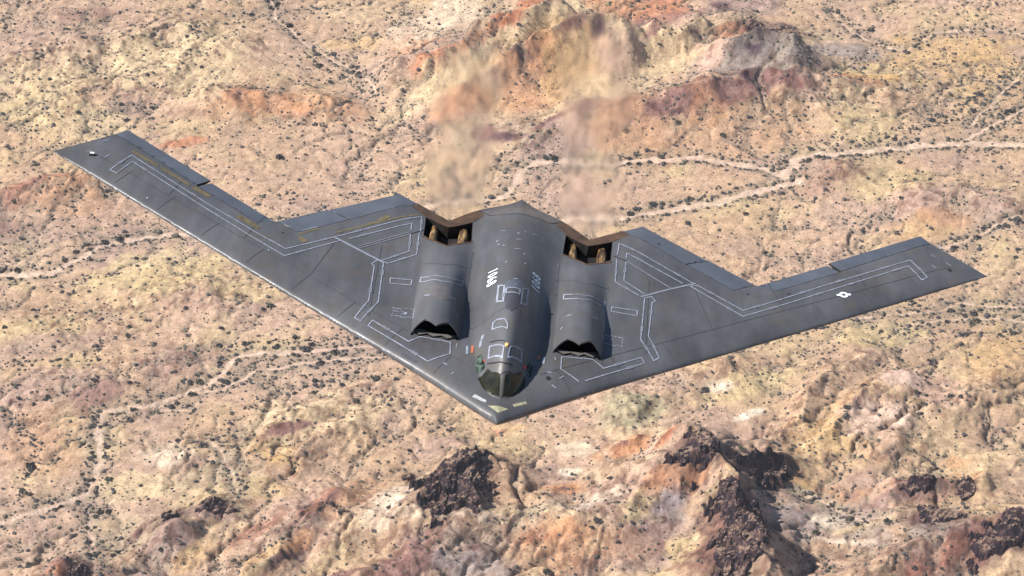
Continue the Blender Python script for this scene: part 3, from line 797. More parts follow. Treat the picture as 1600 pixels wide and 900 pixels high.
xs = axis(-570, 570, 1.05, (-26000, 26000)); ys = axis(1190, 2210, 1.05, (-20000, 60000))
GX, GY = np.meshgrid(xs, ys)
gh, gwd, grug, ggul, gamp, gg2 = height(GX, GY, RIDGES, WASHES)
fade = np.clip((np.hypot(GX, GY-1600)-3000)/4000, 0, 1)
gh = gh*(1-fade)
gcol = paint(GX, GY, gh, gwd, grug, ggul, gamp, gg2)
ny, nx = GX.shape
ii = np.arange(ny*nx).reshape(ny, nx)
FQ = np.stack([ii[:-1, :-1], ii[:-1, 1:], ii[1:, 1:], ii[1:, :-1]], -1).reshape(-1, 4)
t = NT('desert_ground')
at = t.n('ShaderNodeAttribute', attribute_name='albedo'); co = t.coord()
f1 = t.noise(co, .55, 5, .65); f2 = t.noise(co, .09, 4, .6); f3 = t.noise(co, 1.6, 3, .6)
a = t.mix(1.0, at.outputs['Color'], t.ramp(f1, [(.28, (.62, .60, .58)), (.5, (1, 1, 1)), (.75, (1.22, 1.2, 1.15))]), 'MULTIPLY')
a = t.mix(1.0, a, t.ramp(f2, [(.3, (.88, .86, .86)), (.7, (1.08, 1.08, 1.06))]), 'MULTIPLY')
# scattered pebbles, tufts and tiny bushes too small to stand as shrubs
vo = t.n('ShaderNodeTexVoronoi', ins={'Scale': .30, 'Randomness': 1.0}); t.l(co, vo.inputs['Vector'])
a = t.mix(t.ramp(vo.outputs['Distance'], [(.10, (.6,)*3), (.25, (0, 0, 0))]), a, (.15, .12, .10))
vo2 = t.n('ShaderNodeTexVoronoi', ins={'Scale': .62, 'Randomness': 1.0}); t.l(co, vo2.inputs['Vector'])
a = t.mix(t.ramp(vo2.outputs['Distance'], [(.08, (.5,)*3), (.26, (0, 0, 0))]), a, (.17, .14, .10))
t.l(a, t.b.inputs['Base Color']); t.b.inputs['Roughness'].default_value = .95; t.b.inputs['Specular IOR Level'].default_value = .1
mx = t.n('ShaderNodeMath', operation='ADD'); t.l(f1, mx.inputs[0]); t.l(f3, mx.inputs[1]); t.bump(mx.outputs[0], .75, 1.0)
ground = mesh_np('desert_ground', np.c_[GX.ravel(), GY.ravel(), gh.ravel()], FQ, (t.m,), True, None, None,
                 {'albedo': ('FLOAT_COLOR', np.c_[gcol.reshape(-1, 3), np.ones(ny*nx)])})
tag(ground, kind='structure')

def gz_at(x, y): return height(np.atleast_1d(x), np.atleast_1d(y), RIDGES, WASHES)

# ------------------------------------------------------------------ rock outcrops
t = NT('dark_rock'); co = t.coord()
f1 = t.noise(co, .13, 8, .72); f2 = t.noise(co, .9, 5, .7)
a = t.ramp(f1, [(.40, (.020, .014, .022)), (.52, (.048, .031, .036)), (.61, (.14, .085, .07)), (.75, (.32, .20, .15))])
a = t.mix(.6, a, t.ramp(f2, [(.3, (.35, .33, .35)), (.7, (1.25, 1.2, 1.15))]), 'MULTIPLY')
ge = t.n('ShaderNodeNewGeometry'); sz = t.n('ShaderNodeSeparateXYZ'); t.l(ge.outputs['Normal'], sz.inputs[0])
du = t.n('ShaderNodeMath', operation='MULTIPLY_ADD'); t.l(f2, du.inputs[0]); du.inputs[1].default_value = .35; t.l(sz.outputs[2], du.inputs[2])
a = t.mix(t.ramp(du.outputs[0], [(.88, (0, 0, 0)), (1.0, (.8, .8, .8))]), a, (.30, .20, .145))      # dust lies on the ledges
t.l(a, t.b.inputs['Base Color']); t.b.inputs['Roughness'].default_value = .9; t.b.inputs['Specular IOR Level'].default_value = .2
t.bump(f2, 1.0, 1.2); rockmat = t.m
OUT_LABEL = [
 'large dark jagged rock outcrop below the aircraft nose', 'narrow dark rock tail at the lower right of the outcrop below the nose',
 'rounded dark rock knob at the top of the ridge right of the nose', 'long dark rock crest just right of the rounded rock knob',
 'biggest dark rock mass running off the bottom edge of the picture', 'brown broken rock saddle between the rock knob and the biggest rock mass',
 'small cone of dark rock on the lower left ridge', 'low dark rock ledge just above right of the small rock cone',
 'dark rock ledge in the bottom left corner', 'broken brown rock slabs on the lower right hill',
 'small dark rock lump at the end of the lower right ridge', 'dark rocky shoulder at the right edge near the bottom corner',
 'purple dark double rock summit near the top edge, right of centre', 'thin dark rock rib on the reddish lower right ridge',
 'small brown rock bump left of the outcrop below the nose']
for (e, hx), lab in zip(OUTCROPS, OUT_LABEL):
    cx, cy, ax, ay, bx, by = e; ex = 1.55*(abs(ax)+abs(bx)); ey = 1.55*(abs(ay)+abs(by))
    st = .75; X, Y = np.meshgrid(np.arange(-ex, ex, st), np.arange(-ey, ey, st)); X = X+cx; Y = Y+cy
    det = ax*by-ay*bx; u = ((X-cx)*by-(Y-cy)*bx)/det; v = (-(X-cx)*ay+(Y-cy)*ax)/det
    d = np.hypot(u, v)+.45*fbm(X, Y, 22, 3, 91)+.42*fbm(X, Y, 7, 4, 96, .6)
    hh, _, _, _, _, _ = height(X, Y, RIDGES, WASHES)
    qx = X+2.5*fbm(X, Y, 8, 3, 93); qy = Y+2.5*fbm(X, Y, 8, 3, 94)
    v1, c1 = voronoi(qx, qy, 10., 101); v2, c2 = voronoi(qx, qy, 3.4, 105)
    m = np.clip((1.0-d)/.32, 0, 1); m = m*m*(3-2*m); big = min(1., hx/26)
    crag = m*(2.4+6.5*big*c1*np.clip(1.25-v1, 0, 1)+2.4*c2*np.clip(1.1-v2, 0, 1)) + m*3.6*ridged(qx, qy, 16, 3, 111)*(.4+.6*big)
    Z = hh-1.2+crag*(.45+.38*big)
    k = np.arange(X.size).reshape(X.shape)
    Fq = np.stack([k[:-1, :-1], k[:-1, 1:], k[1:, 1:], k[1:, :-1]], -1)
    keep = (m > 0.001); keep = keep[:-1, :-1] | keep[1:, 1:] | keep[:-1, 1:] | keep[1:, :-1]
    Fq = Fq[keep]; used = np.unique(Fq); mp = np.zeros(X.size, int); mp[used] = np.arange(len(used))
    V = np.c_[X.ravel(), Y.ravel(), Z.ravel()][used]
    o = mesh_np('rock_outcrop', V-np.array([cx, cy, 0]), mp[Fq], (rockmat,), False)
    o.location = (cx, cy, 0); tag(o, lab, 'rock outcrop', 'dark rock outcrops on the desert hills')

# ------------------------------------------------------------------ shrubs
t = NT('shrub_leaves'); co = t.coord(); oi = t.n('ShaderNodeObjectInfo')
at = t.n('ShaderNodeAttribute', attribute_name='tone'); f = t.noise(co, 1.3, 3, .6)
a = t.ramp(at.outputs['Fac'], [(0, (.072, .065, .072)), (.6, (.105, .095, .083)), (1, (.17, .15, .11))])
a = t.mix(1., a, t.ramp(f, [(.3, (.6, .6, .6)), (.7, (1.25, 1.25, 1.2))]), 'MULTIPLY')
t.l(a, t.b.inputs['Base Color']); t.b.inputs['Roughness'].default_value = .9; t.b.inputs['Specular IOR Level'].default_value = .15
shrubmat = t.m
def ico(sub):
    import bmesh
    bm = bmesh.new(); bmesh.ops.create_icosphere(bm, subdivisions=sub, radius=1)
    V = np.array([v.co[:] for v in bm.verts]); F = np.array([[v.index for v in f.verts] for f in bm.faces]); bm.free(); return V, F
def density(x, y):
    h, wd, rug, gul, amp, g2 = height(x, y, RIDGES, WASHES)
    sl = np.full(x.shape, 1e9)
    for pts, w_ in SHRUB_LINES:
        d, _ = pdist(x+3*fbm(x, y, 25, 3, 131), y+3*fbm(x, y, 25, 3, 132), pts); sl = np.minimum(sl, d/w_)
    p = .20+.12*fbm(x, y, 90, 3, 121)+1.5*np.clip((gul-.26)*1.7, 0, 1)
    bank = np.exp(-(np.clip(wd-1.2, 0, 99)/4.5)**2); line = np.exp(-(sl/1.1)**2)
    p = p+1.1*bank+1.6*line
    p = np.where(wd < 1.0, .03, p); p = p*(1-.5*np.clip(rug*amp-.6, 0, 1))
    for (e, hx) in OUTCROPS:
        cx, cy, ax, ay, bx, by = e; det = ax*by-ay*bx
        u = ((x-cx)*by-(y-cy)*bx)/det; v = (-(x-cx)*ay+(y-cy)*ax)/det
        p = np.where(np.hypot(u, v) < 1.25, 0, p)
    return h, np.clip(p, 0, 1.6), np.maximum(bank, line)
N = 150000
x = rng.uniform(-560, 560, N); y = rng.uniform(1195, 2200, N)
h, p, lush = density(x, y)
k = rng.uniform(0, 1.15, N) < p; x, y, h, lush = x[k], y[k], h[k], lush[k]
size = np.exp(rng.normal(-.70, .47, len(x)))*(1+.75*lush*rng.uniform(.3, 1.2, len(x)))
big = rng.uniform(0, 1, len(x)) < .03; size[big] *= 1.5
size = np.clip(size, .25, 3.1)
# which of them show largest in the photo: in frame and not behind the aircraft
AC_ROT = Matrix(((0.99109, -0.132415, -0.014369), (0.0, 0.0, 0.0), (0.0, 0.0, 0.0)))
Acam = Vector((-2.00309952, -98.63156711, 83.30186184))                     # the camera seen from the aircraft's own frame
Rrow = Matrix(((0.99109015, 0.06875656, 0.11407386), (-0.13241546, 0.6010265, 0.78818354), (-0.01436863, -0.79626608, 0.60477588)))
Rcam = cam.rotation_euler.to_matrix()
AC_ROT = Rcam @ Rrow
AC_LOC = Vector(cam.location)-AC_ROT @ Acam
AC = Matrix.Translation(AC_LOC) @ AC_ROT.to_4x4()
P3 = np.c_[x, y, h]-np.array(cam.location); q = P3@np.array(Rcam)
sx = 2.5*q[:, 0]/-q[:, 2]; sy = 2.5*q[:, 1]/-q[:, 2]
inv = np.array(AC_ROT)          # rays into the aircraft frame
dl = P3@inv; C0 = np.array(Acam); tt = -C0[2]/dl[:, 2]; ax_ = C0[0]+dl[:, 0]*tt; ay_ = C0[1]+dl[:, 1]*tt
plan = [tuple(p) for p in PL]+[(-p[0], p[1]) for p in PL[5:0:-1]]
vis = (np.abs(sx) < .497) & (np.abs(sy) < .278) & ~inside(ax_, ay_, plan) & (edge_dist(ax_, ay_, plan) > 1.0)
app = np.where(vis, size/-q[:, 2], 0); order = np.argsort(-app); top300 = order[:300]; rest = order[300:]
leafv = []
for s in range(6):
    rg = np.random.default_rng(s); V = []; F = []; n = 130
    c = rg.normal(0, 1, (n, 3)); c /= np.linalg.norm(c, axis=1)[:, None]
    lob = 1+.28*np.sin(c[:, 0]*3+s)*np.cos(c[:, 1]*4+2*s); r = rg.uniform(.45, 1.0, n)*lob
    c = c*r[:, None]*np.array([1, 1, .62]); c[:, 2] = np.abs(c[:, 2])+.12
    for pt in c:
        a = rg.normal(0, 1, 3); a /= np.linalg.norm(a); b = np.cross(a, rg.normal(0, 1, 3)); b /= np.linalg.norm(b); sz = rg.uniform(.16, .34)
        k = len(V); V += [pt+a*sz, pt+b*sz, pt-a*sz, pt-b*sz*.8]; F.append((k, k+1, k+2, k+3))
    V = np.array(V); me_o = mesh_np('desert_shrub', V, F, (shrubmat,), False, None, None, {'tone': ('FLOAT', np.full(len(V), rg.uniform(.1, .8)))})
    leafv.append(me_o.data); bpy.data.objects.remove(me_o)
WHERE = {}
for r_, a_ in enumerate(('near the top edge', 'in the upper middle', 'in the lower middle', 'near the bottom edge')):
    for c__, b_ in enumerate(('at far left', 'left of centre', 'right of centre', 'at far right')): WHERE[r_, c__] = a_+' '+b_
dw = gz_at(x[top300], y[top300])[1]
qs = np.quantile(size[top300], (.4, .75))
for i, wdi in zip(top300, dw):
    s = size[i]; o = bpy.data.objects.new('desert_shrub', leafv[int(i) % 6]); link(o)
    o.location = (x[i], y[i], h[i]-.1); o.rotation_euler = (0, 0, float(rng.uniform(0, 6.28)))
    o.scale = (s*1.1*float(rng.uniform(.85, 1.2)), s*1.1*float(rng.uniform(.85, 1.2)), s*float(rng.uniform(.85, 1.15)))
    top_ = WHERE[(0 if sy[i] > .14 else 1 if sy[i] > 0 else 2 if sy[i] > -.14 else 3), (0 if sx[i] < -.25 else 1 if sx[i] < 0 else 2 if sx[i] < .25 else 3)]
    sz_ = 'very broad' if s > qs[1] else 'broad' if s > qs[0] else 'medium-sized'
    if wdi < 9: lb = sz_+' dark shrub beside a pale sandy wash '+top_
    else: lb = sz_+' dark shrub on open stony ground '+top_
    tag(o, lb, 'shrub', 'larger dark shrubs scattered over the desert')
def batch(idx, sub, name):
    V0, F0 = ico(sub); nv = len(V0); m = len(idx)
    var = rng.normal(1, .22, (m, nv, 1)); base_ = V0[None]*var
    base_[:, :, 2] = np.maximum(base_[:, :, 2]*.75+.35, -.2)
    an = rng.uniform(0, 6.28, m); ca, sa = np.cos(an)[:, None], np.sin(an)[:, None]
    st = rng.uniform(.75, 1.25, (m, 1))
    X = (base_[:, :, 0]*ca*st-base_[:, :, 1]*sa)*size[idx][:, None]; Y = (base_[:, :, 0]*sa*st+base_[:, :, 1]*ca)*size[idx][:, None]
    Z = base_[:, :, 2]*size[idx][:, None]
    V = np.stack([X+x[idx][:, None], Y+y[idx][:, None], Z+h[idx][:, None]-.05], -1).reshape(-1, 3)
    F = (F0[None]+(np.arange(m)*nv)[:, None, None]).reshape(-1, F0.shape[1])
    return V, F, np.repeat(rng.uniform(0, 1, m), nv)
a1 = batch(rest[:9000], 2, ''); a2 = batch(rest[9000:], 1, '')
V = np.vstack([a1[0], a2[0]]); F = np.vstack([a1[1], a2[1]+len(a1[0])]); T_ = np.concatenate([a1[2], a2[2]])
o = mesh_np('scrub', V, F, (shrubmat,), False, None, None, {'tone': ('FLOAT', T_)})
tag(o, 'small dark desert bushes dotted all over the ground', 'scrub', kind='stuff')
print('shrubs', len(x))

# ================================================================== aircraft
t = NT('grey_paint'); co = t.coord()
mp = t.n('ShaderNodeMapping', ins={'Scale': (1.0, .22, 1.0)}); t.l(co, mp.inputs['Vector'])
f1 = t.noise(co, .28, 4, .55); f2 = t.noise(mp.outputs[0], 1.4, 5, .6); f3 = t.noise(co, 9., 3, .6)
a = t.ramp(f1, [(.30, (.057, .057, .062)), (.50, (.081, .082, .089)), (.72, (.106, .107, .113))])
a = t.mix(1., a, t.ramp(f2, [(.30, (.80, .80, .81)), (.7, (1.14, 1.14, 1.13))]), 'MULTIPLY')
a = t.mix(1., a, t.ramp(f3, [(.3, (.94, .94, .94)), (.7, (1.05, 1.05, 1.05))]), 'MULTIPLY')
f4 = t.noise(co, .65, 5, .7)
sp = t.n('ShaderNodeSeparateXYZ'); t.l(co, sp.inputs[0])
def mth(op, a_, b_=None, c_=None):
    nd = t.n('ShaderNodeMath', operation=op)
    for i_, v_ in enumerate((a_, b_, c_)):
        if v_ is None: continue
        if isinstance(v_, (int, float)): nd.inputs[i_].default_value = v_
        else: t.l(v_, nd.inputs[i_])
    return nd.outputs[0]
# grime along the spine, aft of the refuelling door
mx_ = mth('SUBTRACT', 1.0, mth('SMOOTH_MIN', 1.0, mth('POWER', mth('ABSOLUTE', mth('DIVIDE', sp.outputs[0], .62)), 4.), .3))
mr = t.n('ShaderNodeMapRange', interpolation_type='SMOOTHSTEP', ins={1: 9.2, 2: 9.9}); t.l(sp.outputs[1], mr.inputs[0])
mr2 = t.n('ShaderNodeMapRange', interpolation_type='SMOOTHSTEP', ins={1: 17.6, 2: 13.5}); t.l(sp.outputs[1], mr2.inputs[0])
sm_ = mth('MULTIPLY', mth('MULTIPLY', mx_, mr.outputs[0]), mth('MULTIPLY', mr2.outputs[0], mth('ADD', f2, .15)))
a = t.mix(mth('MULTIPLY', sm_, .75), a, (.070, .062, .064))
a = t.mix(t.ramp(f4, [(.52, (0, 0, 0)), (.68, (.55, .55, .55))]), a, (.090, .076, .058))
t.l(a, t.b.inputs['Base Color'])
# smoother erosion coating along the leading edges
dle = mth('SUBTRACT', mth('MULTIPLY', sp.outputs[1], .8375), mth('MULTIPLY', mth('ABSOLUTE', sp.outputs[0]), .5463))
lem = t.n('ShaderNodeMapRange', interpolation_type='SMOOTHSTEP', ins={1: 2.1, 2: 1.2}); t.l(mth('ADD', dle, mth('MULTIPLY', f2, .5)), lem.inputs[0])
t.l(t.mix(lem.outputs[0], t.ramp(f2, [(.3, (.52,)*3), (.7, (.42,)*3)]), t.ramp(f2, [(.35, (.46,)*3), (.65, (.34,)*3)])), t.b.inputs['Roughness']); t.b.inputs['Specular IOR Level'].default_value = .45
t.bump(f1, .12, .25); paintm = t.m
gapm = simple('gap_black', (.012, .012, .014), .8, var=.2)
elevm = simple('elevon_paint', (.076, .084, .104), .45, var=.16, scale=.9)
ductm = simple('duct_black', (.010, .008, .008), .9, var=.3)
sandm = simple('duct_floor_grey', (.16, .15, .145), .7, var=.25, scale=4)
platem = simple('splitter_lit_grey', (.12, .11, .105), .55, var=.2, scale=4)  # paler than the skin, paints sunlight onto the shaded intake floor
soot = simple('sooty_metal', (.030, .018, .013), .7, 0., var=.7, scale=2.5)
brownm = simple('scorched_metal', (.098, .054, .030), .55, .25, var=.45, scale=1.6)
pitm = simple('bay_floor_shade', (.010, .007, .007), .9, 0., var=.5, scale=1.2)  # near black puts the shade deep in the bay into the floor colour
t = NT('heat_tinted_metal'); co = t.coord(); mp = t.n('ShaderNodeMapping', ins={'Scale': (5., .8, 2.)}); t.l(co, mp.inputs['Vector']); f = t.noise(mp.outputs[0], 1.3, 4, .6)
t.l(t.ramp(f, [(.35, (.035, .02, .014)), (.50, (.19, .11, .05)), (.62, (.60, .38, .15))]), t.b.inputs['Base Color']); t.b.inputs['Roughness'].default_value = .45; t.b.inputs['Metallic'].default_value = .4; goldm = t.m
whitem = simple('pale_line_paint', (.235, .255, .31), .5, var=.35, scale=3.5)
stencm = simple('stencil_grey', (.15, .16, .19), .5, var=.4, scale=9.)
lightm = simple('pale_seam_tape', (.19, .21, .25), .5, var=.15)
greyl = simple('grey_line_paint', (.17, .18, .21), .5, var=.25)
numm = simple('white_number_paint', (.72, .80, .84), .5, var=.08)
orangem = simple('orange_mark', (.45, .14, .07), .5, var=.15)
redm = simple('red_mark', (.55, .05, .03), .4, var=.1)
patchw = simple('white_patch', (.36, .375, .37), .4, var=.2, scale=3)
patchm = simple('cream_patch', (.30, .285, .19), .4, var=.2, scale=3)
dkm = simple('dark_panel_paint', (.052, .050, .060), .5, var=.15)
repm = simple('repair_patch_paint', (.098, .092, .094), .6, var=.15)
stainm = simple('brown_sealant', (.12, .095, .048), .6, var=.35, scale=3)
t = NT('cockpit_glass'); co = t.coord(); f = t.noise(co, 1.6, 3, .5)
t.l(t.ramp(f, [(.3, (.004, .004, .004)), (.7, (.030, .030, .016))]), t.b.inputs['Base Color'])
t.b.inputs['Roughness'].default_value = .12; t.b.inputs['IOR'].default_value = 1.32; glassm = t.m
t = NT('side_glass'); co = t.coord(); f = t.noise(co, 2.6, 3, .5)
t.l(t.ramp(f, [(.42, (.008, .010, .008)), (.62, (.10, .14, .11))]), t.b.inputs['Base Color']); t.b.inputs['Roughness'].default_value = .15; sideglm = t.m

ac = bpy.data.objects.new('flying_wing_aircraft', None); link(ac); ac.matrix_world = AC; ac.empty_display_size = 5
tag(ac, 'dark grey tailless flying wing bomber banking over the desert', 'aircraft')

mirror = lambda pl_: [(-p[0], p[1]) for p in pl_][::-1]
EL = {  # control surfaces, starboard-mirrored later; (polygon, hinge a, hinge b, slope)
 'in_a': ([(5.80, 17.52), (6.87, 18.25), (10.62, 15.70), (9.30, 14.72), (6.14, 16.98)], (6.14, 16.98), (9.30, 14.72), -.03),
 'in_b': ([(9.30, 14.72), (10.62, 15.70), (13.26, 13.90), (11.93, 12.90)], (9.30, 14.72), (11.93, 12.90), -.005),
 'out': ([(13.26, 13.90), (17.23, 16.574), (17.90, 15.78), (14.25, 13.34)], (14.25, 13.34), (17.90, 15.78), -.035),
 'rud': ([(17.23, 16.574), (22.60, 20.19), (23.25, 19.63), (17.94, 15.90)], (17.94, 15.90), (23.25, 19.63), .11)}
def inset(poly, g):
    c = np.array(poly, float); n = len(c); A = .5*sum(c[i][0]*c[(i+1) % n][1]-c[(i+1) % n][0]*c[i][1] for i in range(n)); sg = 1 if A > 0 else -1
    out = []
    for i in range(n):
        a = c[i]-c[i-1]; b = c[(i+1) % n]-c[i]; a /= np.linalg.norm(a); b /= np.linalg.norm(b)
        na = sg*np.array([-a[1], a[0]]); nb = sg*np.array([-b[1], b[0]]); s = na+nb; s /= np.linalg.norm(s)
        out.append(tuple(c[i]+s*g/max(s@na, .4)))
    return out
# outline of the fixed wing, starboard half goes round the control surfaces
half = [(0, 0), (26.2, 17.09), (23.25, 19.63), (17.94, 15.90), (17.90, 15.78), (14.25, 13.34), (13.26, 13.90), (11.93, 12.90), (9.30, 14.72), (6.14, 16.98), (5.80, 17.52), (5.72, 17.47), (3.9, 16.32), (0, 20.65)]
outer = half+[(-p[0], p[1]) for p in half[-2:0:-1]]
exh = [(2.60, 16.02), (2.50, 13.90), (3.84, 12.98), (5.16, 13.95), (5.20, 15.98), (3.88, 15.28)]
zig = [(2.55, 5.32), (3.06, 5.10), (3.39, 5.28), (3.80, 5.12), (4.10, 5.33), (4.55, 5.17), (4.75, 5.38), (4.98, 5.20)]
slot = [(p[0], p[1]-.06) for p in zig]+[(p[0], p[1]+.06) for p in zig[::-1]]
duct = [(2.52, 5.50), (2.95, 5.52), (3.35, 5.48), (3.90, 5.46), (4.50, 5.72), (4.92, 5.60), (4.85, 8.4), (2.62, 8.4)]
holes = []
for f_ in (exh, slot, duct): holes += [f_, mirror(f_)]
pts = []
rows = [.012, .04, .09, .16, .25, .36, .5, .66, .85, 1.05, 1.3, 1.6, 1.95]+list(np.arange(2.3, 14, .38))
for d in rows:
    st = .22 if d < 1.0 else .32
    for s in np.arange(.1, 31.5, st):
        px = s*LE_D[0]-d*LE_D[1]; py = s*LE_D[1]+d*LE_D[0]
        if px > 6.2 or (px > .04 and d < 1.3 and px*1.0 > 0): pts += [(px, py), (-px, py)]
gx, gy = np.meshgrid(np.arange(-6.15, 6.16, .125), np.arange(.6, 20.6, .15)); g = np.c_[gx.ravel(), gy.ravel()]
g = g[d_le(g[:, 0], g[:, 1]) > 1.2]; g = g[(np.abs(g[:, 0]) > 1.75) | (g[:, 1] > 3.8)]
gx, gy = np.meshgrid(np.arange(-1.74, 1.75, .06), np.arange(.7, 3.8, .06)); g2_ = np.c_[gx.ravel(), gy.ravel()]; pts = np.vstack([np.array(pts), g, g2_[d_le(g2_[:, 0], g2_[:, 1]) > .9]])
slab('wing_body', outer, holes, pts, top, bot, (paintm, gapm, paintm), ac, .2, .008)
for sgn in (1, -1):
    fl = (lambda p_: p_) if sgn > 0 else mirror
    for key, (poly, ha, hb, sl_) in EL.items():
        pg = inset(poly, .035); a_ = np.array(ha); b_ = np.array(hb); u = (b_-a_)/np.linalg.norm(b_-a_); nrm = np.array([-u[1], u[0]])
        def dz(x_, y_, s=sl_):
            d = (np.abs(x_)-a_[0])*nrm[0]+(y_-a_[1])*nrm[1]; return s*np.abs(d)
        nm = 'drag_rudder' if key == 'rud' else 'elevon'
        slab(nm, fl(pg), (), None, lambda x_, y_: top(x_, y_)+dz(x_, y_), lambda x_, y_: bot(x_, y_)+dz(x_, y_)*.6, (elevm, gapm, elevm), ac, .22, .06)
    # pits: exhaust bay, slot and intake duct below the skin
    def pit(nm, poly, depth, mat, mfloor, zf=None):
        slab_t = resample(fl(poly), .3); P, T = triangulate(fl(poly), (), None, .3, .08)
        zt = top(P[:, 0], P[:, 1])-.004; zb = zt-depth if zf is None else zf(P[:, 0], P[:, 1])
        V = [np.c_[P, zb]]; F = [T]; mi = [np.ones(len(T), int)]; k = len(P); W = []; wf = []
        for a, b in rim(T):
            W += [(*P[a], zt[a]), (*P[b], zt[b]), (*P[b], zb[b]), (*P[a], zb[a])]; wf += [(k, k+1, k+2), (k, k+2, k+3)]; k += 4
        return mesh_np(nm, np.vstack([V[0], np.array(W)]), np.vstack([T, np.array(wf)]), (mat, mfloor), False, np.concatenate([mi[0], np.zeros(len(wf), int)]), ac)
    bay = pit('exhaust_bay', exh, .80, soot, pitm)
    pit('bleed_slot', slot, .3, gapm, gapm)
    pit('intake_duct', duct, 1.0, ductm, ductm)
    plate = [(p_[0], p_[1]+.07) for p_ in zig]+[(4.90, 5.57), (4.50, 5.69), (3.90, 5.43), (3.35, 5.45), (2.95, 5.49), (2.54, 5.47)]
    drape('splitter_plate', fl(plate), platem, ac, top, .03, .08)
    # nozzle fairings standing in the bay
    cx = 3.86*sgn
    for dx, w_, y0, y1, dp in ((-.80, .24, 13.72, 15.75, .16), (.84, .27, 13.78, 15.75, .12)):
        V = []; F = []; nu, nv = 14, 9
        for i in range(nu+1):
            tt_ = i/nu; yy = y0+(y1-y0)*tt_; r = w_*(.86+.14*math.sin(math.pi*tt_))
            for j in range(nv):
                an = math.pi*j/(nv-1); xx = cx+dx-r*math.cos(an)
                V.append((xx, yy, float(top(cx+dx, yy))-.62+(.62-dp)*max(0, math.sin(an))**.45*(.80+.2*math.cos(tt_*2))))
        for i in range(nu):
            for j in range(nv-1):
                k = i*nv+j; F.append((k, k+1, k+nv+1, k+nv))
        k0 = len(V)
        V.append((cx+dx, y0, float(top(cx+dx, y0))-.62)); V.append((cx+dx, y1, float(top(cx+dx, y1))-.62))
        F = [(a_, b_, c_) for q_ in F for a_, b_, c_ in ((q_[0], q_[1], q_[2]), (q_[0], q_[2], q_[3]))]
        F += [(k0, j+1, j) for j in range(nv-1)]+[(k0+1, nu*nv+j, nu*nv+j+1) for j in range(nv-1)]
        mesh_np('nozzle_fairing', V, F, (goldm if abs(dx) > .5 else brownm,), True, None, bay)
    # scorched deck behind the bay and lip in front of it
    deck = [(5.74, 17.45), (3.9, 16.30), (2.28, 18.06), (2.02, 17.0), (2.56, 16.08), (3.88, 15.30), (5.24, 16.02), (6.08, 16.98)]
    drape('exhaust_deck', fl([(p_[0], p_[1]-.012) for p_ in deck]), brownm, ac, top, .016, .15)
    # cowl
    lip = [(4.985, 5.12), (4.93, 5.26), (4.32, 5.36), (3.71, 4.85), (3.12, 5.28), (2.47, 5.26), (2.44, 5.12)]
    cowl = lip[:]+[(2.36, 8.0), (2.30, 11.0), (2.27, 13.72), (2.46, 13.86), (3.84, 12.93), (5.20, 13.90), (5.17, 13.72), (5.12, 11.0), (5.06, 8.0)]
    cp = []
    for yy in np.arange(4.8, 14, .13):
        for uu in (.995, .98, .955, .92, .87, .81, .74, .66, .57, .47, .36, .24, .12, 0):
            wv = float(np.interp(yy, [4.4, 6, 8, 11, 14, 15], [1.27, 1.33, 1.36, 1.4, 1.45, 1.45]))
            cp += [(sgn*(NX+wv*uu), yy), (sgn*(NX-wv*uu), yy)]
    def cb(x_, y_):
        s_ = top(x_, y_)-.03; return np.where(y_ > 11, s_, np.maximum(s_, topn(x_, y_)-.10))
    slab('engine_cowl', fl(cowl), (), np.array(cp), lambda x_, y_: topn(x_, y_)+.004, cb, (paintm, paintm, ductm), ac, .12, .012)
    lipf = [(2.46, 13.86), (3.84, 12.93), (5.20, 13.90), (5.20, 13.74), (3.84, 12.80), (2.46, 13.73)]
    drape('exhaust_lip', fl(lipf), brownm, ac, topn, .020, .1)

# outlines and seams
mats = dict(W=whitem, w=whitem, k=gapm, g=greyl, l=lightm, o=orangem); names = dict(W='panel_outline', w='panel_outline', k='panel_seam', g='panel_seam', l='seam_tape', o='warning_mark')
for c_, w_, cl, pp in LINES:
    off = .020 if c_ in 'kl' else .028
    strip(names[c_], pp, w_, bool(cl), mats[c_], ac, top if c_ == 'W' else topn, off)
for c_, w_, cl, pp in LINES:
    if c_ not in 'wW': continue
    q_ = np.array(pp+(pp[:1] if cl else []))
    for a_, b_ in zip(q_[:-1], q_[1:]):
        L_ = float(np.linalg.norm(b_-a_))
        if L_ < 1.5: continue
        u_ = (b_-a_)/L_
        for s_ in np.arange(.9, L_-.4, 3.1):
            c = a_+u_*s_; n_ = np.array([-u_[1], u_[0]]); k = .21; h_ = .085
            V = np.array([tuple(c-u_*k-n_*h_), tuple(c+u_*k-n_*h_), tuple(c+u_*k+n_*h_), tuple(c-u_*k+n_*h_)])
            mesh_np('stencil_note', np.c_[V, (top if c_ == 'W' else topn)(V[:, 0], V[:, 1])+.034], [(0, 1, 2, 3)], (stencm,), True, None, ac)
seamm = simple('faint_seam', (.050, .050, .055), .6, var=.2)
